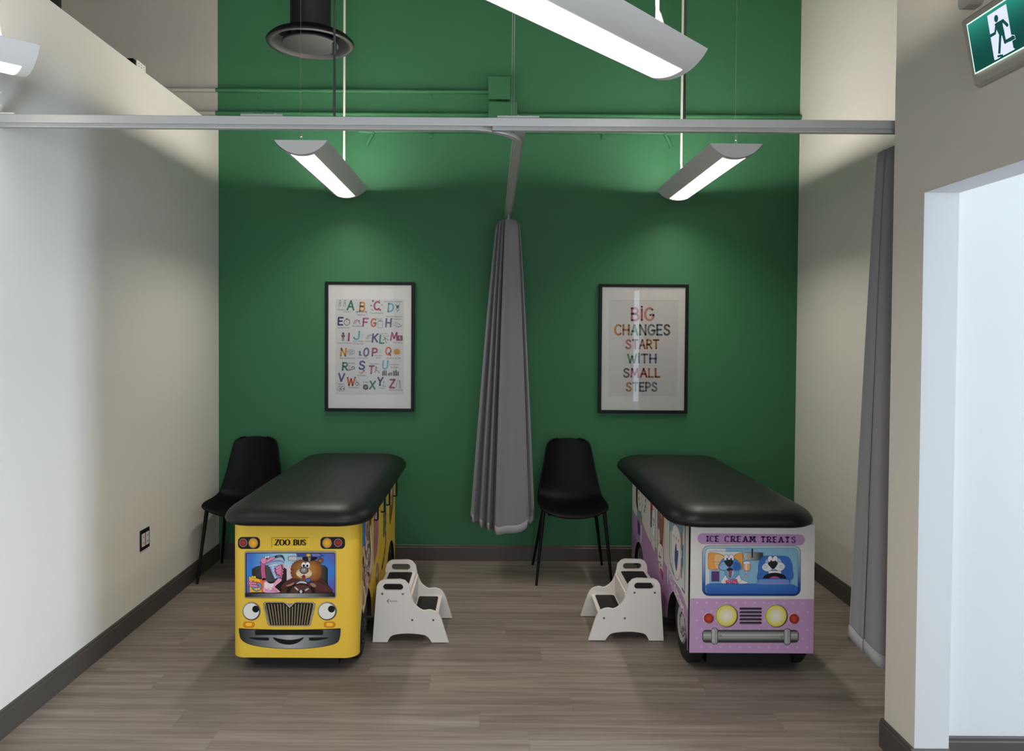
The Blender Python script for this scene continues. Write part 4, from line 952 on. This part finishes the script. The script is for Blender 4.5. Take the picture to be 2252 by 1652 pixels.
    for x0, x1 in ((265, 388), (1128, 1253)):
        q = F(); q.rr(x0, 1105, x1, 1168, 30, '#a8641c'); q.rr(x0+5, 1110, x1-5, 1163, 25, '#e88a18'); q.rr(x0+28, 1118, x1-28, 1152, 16, '#f5c23c'); q.build('turn_signal', M['film'], t)
    q = F()
    edge = spline([(222, 1180), (226, 1235), (250, 1298), (330, 1345), (500, 1378), (765, 1395), (1000, 1386), (1180, 1360), (1270, 1328), (1300, 1270), (1307, 1186)], 6)
    ytop = lambda x: 1180+14*(1-((x-765)/542)**2)
    xs = [e[0] for e in edge]; ym_ = dict(edge)
    q.bands(ytop, lambda x: max(ym_[x], ytop(x)+1), 222, 1307, 0, gy('#26292c', '#a9acae'), at=xs)
    q.line([(x, ytop(x)) for x in range(223, 1308, 40)], 8, '#141416'); q.line(edge, 5, '#3a3a38')
    q.rr(392, 1194, 1122, 1248, 12, '#131416'); q.blob([(588, 1272), (640, 1285), (755, 1300), (860, 1288), (910, 1272), (900, 1295), (840, 1335), (755, 1352), (660, 1335), (600, 1298)], '#0f1012')
    q.blob([(330, 1275), (440, 1274), (535, 1276), (540, 1290), (530, 1306), (440, 1302), (370, 1292)], '#141518'); q.blob([(975, 1276), (1090, 1274), (1182, 1276), (1140, 1292), (1060, 1306), (980, 1308), (972, 1292)], '#141518')
    q.build('bumper', M['film'], t)
build_bus()

# ---- ice cream truck
IX0, IX1, IY0, IY1, IZ0, IZ1 = .905, 1.472, 3.485, 4.925, .100, .690
ice = thing('exam_table', (0, 0, 0), 'white and lilac ice cream truck exam table with black padded top', 'exam table', 'vehicle shaped exam tables')
def build_ice():
    t = ice
    cushion(t, 1.137, 3.395, 5.045, .668, IZ1)
    MB().box(IX0+.003, IX1-.001, IY0, IY0+.016, IZ0, IZ1-.001).build('front_panel', M['cream'], t)
    arches = [(3.715, .20, .195), (4.67, .165, .185)]
    ys = [IY0+.018, 3.99, 4.20, 4.43, IY1]
    def split(y0, y1, name, gap=.001):
        a = [k for k in arches if y0 < k[0] < y1]
        return MB().prism(side_poly(y0+gap, y1-gap, IZ0, IZ1, a), IX0, IX0+.006, 'x').build(name, M['cream'], t)
    p1 = split(ys[0], ys[1], 'side_panel'); d1 = split(ys[1], ys[2], 'door'); d2 = split(ys[2], ys[3], 'door'); p2 = split(ys[3], ys[4], 'side_panel')
    MB().prism(side_poly(IY0+.018, IY1, IZ0, IZ1, arches), IX1-.006, IX1, 'x').build('side_panel', M['cream'], t)
    MB().box(IX0+.0165, IX1-.0165, IY1-.016, IY1-.001, IZ0, IZ1-.0005).build('back_panel', M['cream'], t)
    b = MB(); b.box(IX0+.09, IX1-.09, IY0+.03, IY1-.03, .035, IZ1-.02); b.box(IX0+.02, IX1-.02, IY0+.02, IY1-.02, IZ1-.018, IZ1-.0005); b.build('base', M['dark'], t)
    MB().box(IX0-.0015, IX0+.003, IY0+.004, IY0+.018, IZ0, IZ1-.001).build('corner_strip', M['black'], t)
    for y in (3.654, 4.67):
        wheel(t, IX0+.012, y, .167, .07, -1, M['chrome']); wheel(t, IX1-.012, y, .167, .07, 1, M['chrome'])
    MB().tube([(IX0-.012+.008*math.cos(R(a)), IY1+.004, .655+.009*math.sin(R(a))) for a in range(0, 361, 30)]+[(IX0+.01, IY1+.004, .655)], .0018, 6).build('latch_ring', M['rod'], t)
    for k in arches: arch_liner(t, IX0-.0003, -1, k, IZ0); arch_liner(t, IX1+.0003, 1, k, IZ0)
    P = lambda: Print(lambda u, v, l: (IX0-l, u, v)); OUT = '#33343a'
    lil = '#b98dbb'
    def clip_lower(y0, y1):
        """lilac lower part of the side, its wavy top sinking from the rear to the front; cut around the arches"""
        top = lambda y: .372+.0*(y)+(.05 if y > 4.0 else 0)*0-.075*max(0, (3.93-y)/.43)+.07*max(0, (y-4.2)/.7)+.012*math.sin(y*14)
        def low(y):
            z = IZ0+.001
            for yc, a, h in arches:
                if abs(y-yc) < a+.004: z = max(z, IZ0+(h+.003)*math.sqrt(max(0, 1-((y-yc)/(a+.004))**2)))
            return z
        q = P(); a0, b0 = y0+.0015, y1-.0015
        st = [a0+(b0-a0)*i/40 for i in range(41)]+[yc-(a+.004)*math.cos(R(k)) for yc, a, h in arches for k in range(0, 181, 3)]
        st = sorted(y for y in st if a0 <= y <= b0)
        q.bands(lambda y: max(top(y), low(y)), low, a0, b0, 0, lambda u: lin(lil), at=st)
        return q
    q = clip_lower(ys[0], ys[1])                                          # white bear with a blue bow
    q.poly(rrect(3.575, .335, 3.895, .668, .03), '#e6e6e4'); q.poly(rrect(3.585, .345, 3.885, .665, .03), '#d5dfe2')
    q.line([(3.885, .66), (3.885, .44), (3.865, .40), (3.79, .365)], .010, '#24506e'); q.line([(3.575, .66), (3.575, .345), (3.62, .350)], .012, '#2f6f92')
    q.blob([(3.62, .66), (3.86, .66), (3.87, .56), (3.80, .60), (3.74, .61), (3.66, .58)], '#8fb4c8', OUT, .002)
    q.blob([(3.68, .60), (3.74, .62), (3.81, .60), (3.84, .52), (3.82, .43), (3.78, .37), (3.71, .36), (3.66, .42), (3.65, .52)], '#f0eeea', OUT, .003)
    for y in (3.70, 3.745, 3.79): q.ell(y, .555, .006, .008, '#c05a5a')
    q.blob([(3.745, .53), (3.73, .50), (3.70, .50), (3.72, .42), (3.74, .40), (3.77, .44), (3.765, .50)], '#3f5a9c', OUT, .002)
    q.poly([(3.62, .60), (3.645, .61), (3.65, .53), (3.625, .52)], '#e0783c', OUT, .002); q.poly([(3.625, .49), (3.64, .49), (3.645, .40), (3.63, .39)], '#b8374a')
    q.poly([(3.60, .56), (3.63, .56), (3.63, .46), (3.60, .44)], '#4f97b0')
    tl = lambda y: .352-.068*(3.88-y)/.30
    q.poly([(3.885, tl(3.885)+.006), (3.885, tl(3.885)-.05), (3.56, tl(3.56)-.05), (3.56, tl(3.56)+.006)], '#c9a3ca', '#8a6a8d', .002)
    q2 = Print(q.place, lambda a, b_: (3.875-a, tl(3.875-a)-.044+b_), lift=q.l)
    q2.word('ICE CREAM', 0, 0, .042, .008, '#f4f1f2', width=.285, flip=1, gap=.34)
    n = len(q.v); q.v += q2.v; q.c += q2.c; q.f += [tuple(n+i for i in f) for f in q2.f]
    q.blob([(3.90, .385), (3.915, .38), (3.922, .34), (3.912, .27), (3.90, .31), (3.897, .35)], '#eceae8')
    q.build('side_print', M['film'], p1)
    q = clip_lower(ys[1], ys[2])                                          # brown pup on a yellow ground, sundae below
    q.poly([(4.015, .672), (4.015, .30), (4.03, .26), (4.17, .36), (4.175, .672)], '#d2cbc4', '#a33a58', .006)
    q.poly([(4.02, .67), (4.02, .55), (4.11, .55), (4.12, .67)], '#d9b83a', OUT, .002); q.poly([(4.12, .67), (4.12, .5), (4.17, .5), (4.17, .67)], '#9a6a86')
    q.blob([(4.03, .62), (4.09, .63), (4.12, .55), (4.10, .46), (4.06, .44), (4.03, .49)], '#9a6a48', OUT, .003); q.ell(4.075, .59, .013, .02, '#f1eeea', OUT, .002); q.ell(4.075, .585, .006, .009, '#111111')
    q.blob([(4.04, .46), (4.10, .45), (4.09, .41), (4.05, .42)], '#9c2f3a'); rn = random.Random(8)
    q.blob([(4.03, .42), (4.12, .43), (4.16, .38), (4.14, .32), (4.08, .28), (4.03, .31)], '#e9e4da', OUT, .002)
    for i in range(14): q.ell(rn.uniform(4.04, 4.13), rn.uniform(.32, .41), .007, .008, rn.choice(['#5a4030', '#c9a24a', '#f4f1ea', '#a33a58']))
    q.poly([(4.02, .30), (4.03, .255), (4.10, .30), (4.06, .31)], '#b8375c')
    q.build('animal_print', M['film'], d1)
    q = clip_lower(ys[2], ys[3])                                          # white cat at a window
    q.poly([(4.225, .672), (4.225, .37), (4.245, .34), (4.34, .375), (4.36, .42), (4.36, .672)], '#dfdddb', '#6f5a86', .006)
    q.poly([(4.30, .67), (4.30, .55), (4.355, .55), (4.355, .67)], '#a06a90'); q.poly([(4.315, .61), (4.35, .61), (4.35, .55), (4.31, .54)], '#b03048'); q.poly([(4.27, .67), (4.27, .6), (4.30, .6), (4.30, .67)], '#39437c')
    q.poly([(4.31, .54), (4.35, .55), (4.35, .46), (4.32, .46)], '#574a7c')
    q.blob([(4.235, .56), (4.30, .57), (4.315, .50), (4.29, .43), (4.24, .42)], '#e9eae8', OUT, .003); q.ell(4.255, .515, .007, .01, '#111111'); q.ell(4.285, .52, .007, .01, '#111111'); q.blob([(4.262, .495), (4.28, .495), (4.27, .482)], '#33343a')
    q.build('animal_print', M['film'], d2)
    q = clip_lower(ys[3], ys[4])                                          # waiter with a cone
    q.blob([(4.76, .63), (4.80, .58), (4.79, .50), (4.74, .47), (4.72, .56)], '#4a3328', OUT, .002); q.blob([(4.60, .60), (4.72, .62), (4.74, .52), (4.68, .47), (4.61, .50)], '#e0ddd8', OUT, .003)
    for k in range(12): q.ell(4.60+.10*math.cos(R(k*24-40)), .57+.085*math.sin(R(k*24-40)), .008, .011, '#1d1d20')
    q.poly([(4.62, .48), (4.74, .47), (4.76, .42), (4.64, .41)], '#79a6a8', OUT, .002); q.poly([(4.60, .46), (4.65, .46), (4.645, .40), (4.61, .40)], '#b98a66', OUT, .002); q.poly([(4.66, .40), (4.74, .41), (4.72, .33), (4.65, .33)], '#40447c', OUT, .002)
    q.blob([(4.60, .40), (4.63, .40), (4.635, .31), (4.61, .29), (4.595, .34)], '#e4e1de', OUT, .002)
    q.build('side_print', M['film'], p2)

    def src(ox, oy, k):
        return lambda a, b_: (.002067*(ox+a/k-1517)+.000028*(oy+b_/k-1155)+.90179, .000011*(ox+a/k-1517)-.00208*(oy+b_/k-1155)+.684409)
    F = lambda k=4.858, ox=1480, oy=1140: Print(lambda u, v, l: (u, IY0-l, v), src(ox, oy, k), lift=.0006)
    q = Print(lambda u, v, l: (u, IY0-l, v)); zl = .349
    q.poly([(IX0+.0035, IZ0+.0005), (IX1-.0015, IZ0+.0005), (IX1-.0015, zl), (IX0+.0035, zl)], '#c39bc4')
    for j in range(6):
        for i in range(13):
            x = IX0+.035+.0437*i+(.0218 if j % 2 else 0); z = .33-.0405*j
            if x < IX1-.02: q.l = .00046; q.poly([(x-.007, z), (x, z-.007), (x+.007, z), (x, z+.007)], '#cfb0d0')
    q.build('lower_panel', M['film'], t)
    q = F(); sk = .012
    pr = [(x, y+sk*(x-263)) for x, y in rrect(263, 160, 1408, 276, 57)]; q.poly(pr, '#bf95c1')
    for w_, x0, x1 in (('ICE', 362, 502), ('CREAM', 548, 890), ('TREATS', 935, 1318)): q.word(w_, x0+8, 246+sk*(x0-263)+2, 60, 18, '#5f3a7c', width=x1-x0-24, serif=.5, gap=.52, skew=sk)
    q.build('name_plate', M['film'], t)
    # windscreen
    q = F(10.009, 1540, 1195); o = '#3a5570'
    ym = lambda u: mixc(lin('#b9cdd6'), lin('#2a5aa8'), min(1, u*1.3)) if u < .77 else mixc(lin('#2a5aa8'), lin('#1d3a86'), (u-.77)/.23)
    outl = rrect(45, 55, 2205, 1155, 150, 8)
    n_ = 12
    def half(y):
        r = 150
        if y < 55+r: d = 55+r-y
        elif y > 1155-r: d = y-(1155-r)
        else: d = 0
        return r-math.sqrt(max(0, r*r-d*d))
    q.bands(lambda y: 45+half(y), lambda y: 2205-half(y), 56, 1154, 40, ym, horizontal=False)
    q.line(outl+[outl[0]], 10, '#4a6076')
    q.rr(110, 108, 2145, 1110, 95, '#87b6d2', '#5b8098', 8); q.rr(118, 115, 700, 1000, 90, '#dadada'); q.poly([(560, 115), (1000, 115), (1000, 600), (560, 900)], '#87b6d2'); q.poly([(200, 590), (700, 590), (700, 900), (190, 900)], '#8fbdd6', o, 6)
    q.poly([(118, 180), (200, 180), (200, 900), (118, 930)], '#d8d9da'); q.line(spline([(175, 230), (230, 178), (600, 175), (880, 180), (930, 225)], 5), 6, '#6a8494'); q.poly([(180, 190), (920, 190), (930, 330), (180, 330)], '#dcdcdc')
    q.rr(235, 600, 435, 850, 10, '#7fa6c4'); q.rr(250, 622, 415, 835, 6, '#5d3a70', '#3a2a58', 5)
    # orange eared pup
    og_ = '#e6a050'
    q.poly(spline([(175, 260), (210, 210), (330, 210), (510, 270), (520, 420), (420, 560), (210, 572), (170, 500)], 6, True), og_, '#6a4a28', 6); q.blob([(330, 260), (510, 290), (500, 420), (400, 540), (330, 500)], '#ecc08a')
    q.poly(spline([(740, 270), (900, 208), (930, 240), (930, 480), (920, 570), (860, 540), (800, 420)], 6, True), og_, '#6a4a28', 6)
    q.line([(275, 412), (430, 412)], 6, '#8a5a28'); q.line([(330, 470), (400, 465)], 6, '#8a5a28')
    q.blob([(520, 740), (560, 700), (840, 690), (900, 790), (1050, 880), (480, 885)], '#e4e2e4', o, 6); q.line([(910, 800), (850, 880)], 6, o)
    q.poly([(560, 815), (800, 780), (835, 885), (560, 885)], '#c4537c', '#7a2a50', 6)
    for x, y in ((600, 830), (640, 865), (690, 820), (740, 850), (780, 870), (640, 820)): q.ell(x, y, 14, 12, '#e0a0b8')
    q.blob([(545, 560), (560, 700), (620, 790), (720, 790), (820, 720), (850, 620), (800, 560)], '#6ea0cc', o, 6); q.blob([(600, 600), (625, 720), (670, 760), (720, 710), (735, 620)], '#9dc3de')
    q.blob([(560, 560), (640, 530), (720, 575), (690, 620), (690, 720), (665, 755), (630, 720), (615, 620)], '#2a2a30'); q.blob([(615, 615), (690, 600), (685, 720), (668, 748), (640, 715)], '#9a5a55')
    q.blob([(520, 330), (740, 330), (860, 420), (905, 500), (880, 575), (780, 600), (640, 530), (520, 595), (425, 570), (400, 490), (450, 400)], '#4a86c4', o, 7)
    q.blob([(415, 490), (500, 410), (600, 440), (630, 520), (530, 585), (440, 560)], '#8ab4dc'); q.blob([(760, 400), (860, 450), (890, 510), (860, 570), (780, 590), (720, 540)], '#3566b0')
    for pts in ([(440, 450), (500, 470)], [(430, 490), (470, 500)], [(760, 430), (810, 440)], [(790, 470), (840, 460)]): q.line(pts, 6, '#274a80')
    def eyes(x, y, px, py):
        q.ell(x, y, 55, 75, '#e9e3ec', '#5a5f6c', 8); q.ell(x+112, y, 58, 75, '#e9e3ec', '#5a5f6c', 8); q.ell(x+56, y+40, 40, 40, '#e9e3ec'); q.ell(px, py, 18, 24, '#101014'); q.ell(px+88, py+5, 18, 24, '#101014')
    eyes(570, 318, 590, 340)
    q.poly(spline([(525, 400), (580, 362), (690, 362), (725, 410), (690, 480), (628, 520), (570, 475)], 6, True), '#202226')
    # mirror and ice lolly
    q.bands(200, 368, 945, 1380, 16, lambda u: mixc(lin('#c4c6c4'), lin('#3a3c3e'), min(1, u*1.15))); q.line(rrect(945, 200, 1380, 368, 70)+[(1380, 300)], 8, '#4a5258'); q.line([(1140, 130), (1140, 300)], 34, '#34363a')
    q.rr(940, 400, 1095, 610, 70, '#b87850'); q.rr(950, 410, 1085, 600, 62, '#e2ae86'); q.rr(985, 440, 1030, 580, 20, '#f0d3bb'); q.blob([(945, 440), (965, 405), (1060, 400), (1092, 440), (1060, 450), (1010, 440), (975, 455)], '#efeae4', '#8a8f94', 5)
    q.line([(1010, 610), (1012, 660)], 22, '#d8c9be'); q.blob([(1003, 670), (1030, 720), (1003, 752), (978, 720)], '#d9a6a6', '#7a6a70', 5)
    # cat at the wheel
    q.poly(spline([(1290, 420), (1370, 290), (1600, 275), (1900, 290), (1990, 400), (2020, 560), (1975, 800), (1300, 800), (1275, 620)], 6, True), '#3a6ebc', '#24447c', 6)
    q.blob([(1480, 330), (1700, 310), (1790, 430), (1740, 560), (1450, 540), (1420, 420)], '#a9c3e0', o, 6)
    q.poly([(1490, 600), (1775, 600), (1770, 700), (1500, 700)], '#e6e4e2', o, 5)
    q.ell(1470, 520, 118, 92, '#dfe1e6', o, 6); q.ell(1735, 505, 122, 95, '#dfe1e6', o, 6); q.ell(1600, 500, 60, 80, '#dfe1e6')
    for s_, x in ((-1, 1430), (1, 1780)):
        for k in range(3): q.line([(x-40*s_, 490+k*22), (x+45*s_, 470+k*40)], 6, '#5a6478')
    q.line([(1400, 580), (1300, 700)], 5, '#3a4a70'); q.line([(1850, 570), (1950, 640)], 5, '#3a4a70')
    eyes(1530, 345, 1555, 388)
    q.poly(spline([(1480, 440), (1530, 395), (1660, 390), (1695, 440), (1650, 520), (1592, 565), (1530, 510)], 6, True), '#202226')
    q.bands(lambda x: 770-130*math.sqrt(max(0, 1-((x-1630)/260)**2)), 772, 1370, 1890, 24, lambda u: lin('#17181b')); q.bands(lambda x: 770-50*math.sqrt(max(0, 1-((x-1630)/110)**2)), 772, 1520, 1740, 12, lambda u: lin('#b8507c'))
    # bonnet
    q.poly(spline([(115, 930), (180, 885), (400, 880), (1000, 888), (1235, 885)], 5)+spline([(1245, 885), (1260, 810), (1310, 772), (1900, 772), (1960, 830), (1980, 900), (2060, 915), (2140, 965)], 5)+[(2130, 1060), (2060, 1108), (200, 1100), (125, 1040)], '#3a72c0', '#24488c', 6)
    q.bands(lambda y: 150, lambda y: 2110, 930, 1100, 8, lambda u: mixc(lin('#3a72c0'), lin('#2c5cae'), u), horizontal=False)
    q.blob([(1270, 830), (1330, 790), (1880, 790), (1940, 840), (1950, 890), (1600, 900), (1260, 890)], '#7890cc')
    q.build('windscreen', M['film'], t)
    for x, y in ((573, 1040), (1105, 1042)):
        q = F(); q.ell(x, y, 122, 126, '#3b3836'); q.ell(x-5, y-2, 120, 123, '#c9b8c6'); q.ell(x-1, y, 115, 118, '#4a4528'); q.radial(x-2, y, 110, 113, lin('#f2f0ea'), lin('#e2d43a'), 36); q.radial(x-2, y, 66, 68, lin('#f0eef0'), lin('#eae4a8'), 30); q.build('headlight', M['film'], t)
    for x, y in ((380, 1068), (1292, 1073)):
        q = F(); q.ell(x, y, 58, 60, '#6a5a66'); q.ell(x-5, y-2, 55, 58, '#d9c5d6'); q.radial(x, y, 50, 53, lin('#d6563c'), lin('#8e1e1e'), 30); q.build('tail_light', M['film'], t)
    q = F()
    for k in range(5):
        y = 967+k*37.7; q.rr(711, y-13, 949, y+13, 12, '#1d1a22'); q.rr(716, y+1, 944, y+11, 5, '#5b5662')
    q.build('grille', M['film'], t)
    q = F(); ch_ = lambda u: mixc(lin('#3c3c3c'), lin('#c6c6c2'), max(0, 1-abs(u-.45)*2.4))
    q.rr(312, 1192, 1345, 1330, 45, '#3a3a3a'); q.bands(322, 1334, 1198, 1324, 14, ch_, horizontal=False)
    q.line([(330, 1262), (1330, 1262)], 10, '#8f908c')
    for x0, y0 in ((407, 1168), (1185, 1175)): q.rr(x0, y0, x0+74, y0+180, 32, '#4b4b4c'); q.rr(x0+5, y0+5, x0+66, y0+174, 28, '#a3a3a3'); q.rr(x0+12, y0+20, x0+36, y0+160, 12, '#bcbcbc')
    for x, y in ((503, 1255), (1160, 1263)): q.ell(x, y, 13, 13, '#333333'); q.ell(x-1, y-1, 8, 8, '#b9b9b9')
    q.build('bumper', M['film'], t)
build_ice()
# put each table's origin at its base without moving its parts
for root, c in ((bus, Vector((-.885, 4.145, 0))), (ice, Vector((1.188, 4.2, 0)))):
    root.location = c
    for k in root.children:
        k.location = Vector(k.location)-c

# ------------------------------------------------------------------ outlet, exit sign
t = thing('wall_outlet', (XL, 4.115, .383), 'black double outlet plate with white inserts low on the left wall', 'outlet')
MB().box(0, .006, -.054, .054, 0, .109).build('cover_plate', M['outlet'], t, bevel=.002)
for y in (-.0235, .0235):
    b = MB(); b.box(.006, .0085, y-.017, y+.017, .020, .088)
    b.mi = 1
    for z in (.038, .070): b.box(.0084, .0089, y-.006, y-.003, z-.005, z+.005); b.box(.0084, .0089, y+.003, y+.006, z-.005, z+.005)
    b.build('receptacle', [M['insert'], M['outlet']], t)

t = thing('exit_sign', (XN, 2.337, 2.33), 'lit green running man exit sign on the taupe wall above the doorway', 'exit sign')
# the face leans out at its top; u runs along the wall towards the camera, v up the face
TX, BX_, HF, LF = -.063, -.035, .147, .285
def face(u, v, l):
    k = v/HF; n = Vector((-HF, 0, -(BX_-TX))).normalized()
    return tuple(Vector((BX_+(TX-BX_)*k, -u, v+.003))+n*l)
b = MB()
hp = [(BX_+.022, -.028), (BX_+.012, -.024), (TX-.004, HF+.018), (TX+.006, HF+.028), (-.03, HF+.035), (-.0005, HF+.03), (-.0005, -.03), (-.015, -.031)]
b.prism(hp, -LF-.022, .022, 'y'); b.build('housing', M['sign'], t, bevel=.006)
q = Print(face, lift=.0009)
SC = lambda u, v: q.poly
q.poly([(-.001, -.001), (LF+.001, -.001), (LF+.001, HF+.001), (-.001, HF+.001)], '#e8fff4')
gr = lambda v: mixc(lin('#0b4740'), lin('#2c9080'), max(0, (v-.03)/.117)**2)
q.bands(.003, LF-.003, .003, HF-.003, 10, lambda u: gr(u*HF), horizontal=False)
W_ = '#e2e6fb'; GR = '#0d4a43'
q.poly([(.1047-.012, .1349), (.1849-.012, .1349), (.1744, .03), (.1743, .0152), (.1798, .0084), (.1257, .0088), (.1147, .008), (.1002, .0077), (.0919, .0181)], W_)
q.poly([(.0925, .1349), (.1745, .1349), (.1745, .0152), (.180, .0084), (.0925, .0084)], W_)
q.ell(.127, .1138, .0085, .0098, GR)
for pts, w in (([(.124, .098), (.152, .0975), (.166, .080)], .0095), ([(.122, .094), (.113, .078), (.0955, .078)], .009)): q.line(pts, w, GR)
q.poly([(.117, .102), (.150, .1022), (.149, .085), (.151, .062), (.130, .062), (.124, .078)], GR)
q.line([(.144, .066), (.1475, .041), (.181, .0395)], .0115, GR); q.line([(.133, .066), (.1165, .019)], .010, GR, caps=False); q.line([(.110, .014), (.128, .010)], .006, GR)
q.line([(.176, .0485), (.187, .044), (.188, .0335), (.176, .0335)], .0018, W_)
q.build('sign_face', M['signface'], t)
t = thing('wall_fitting', (XN, 2.387, 2.552), 'small pale rounded fitting on the taupe wall above the exit sign', 'fitting')
b = MB(); b.prism(rrect(-.034, 0, .034, .11, .022), -.042, -.0005, 'x'); b.build('fitting_body', M['sign'], t, bevel=.008)
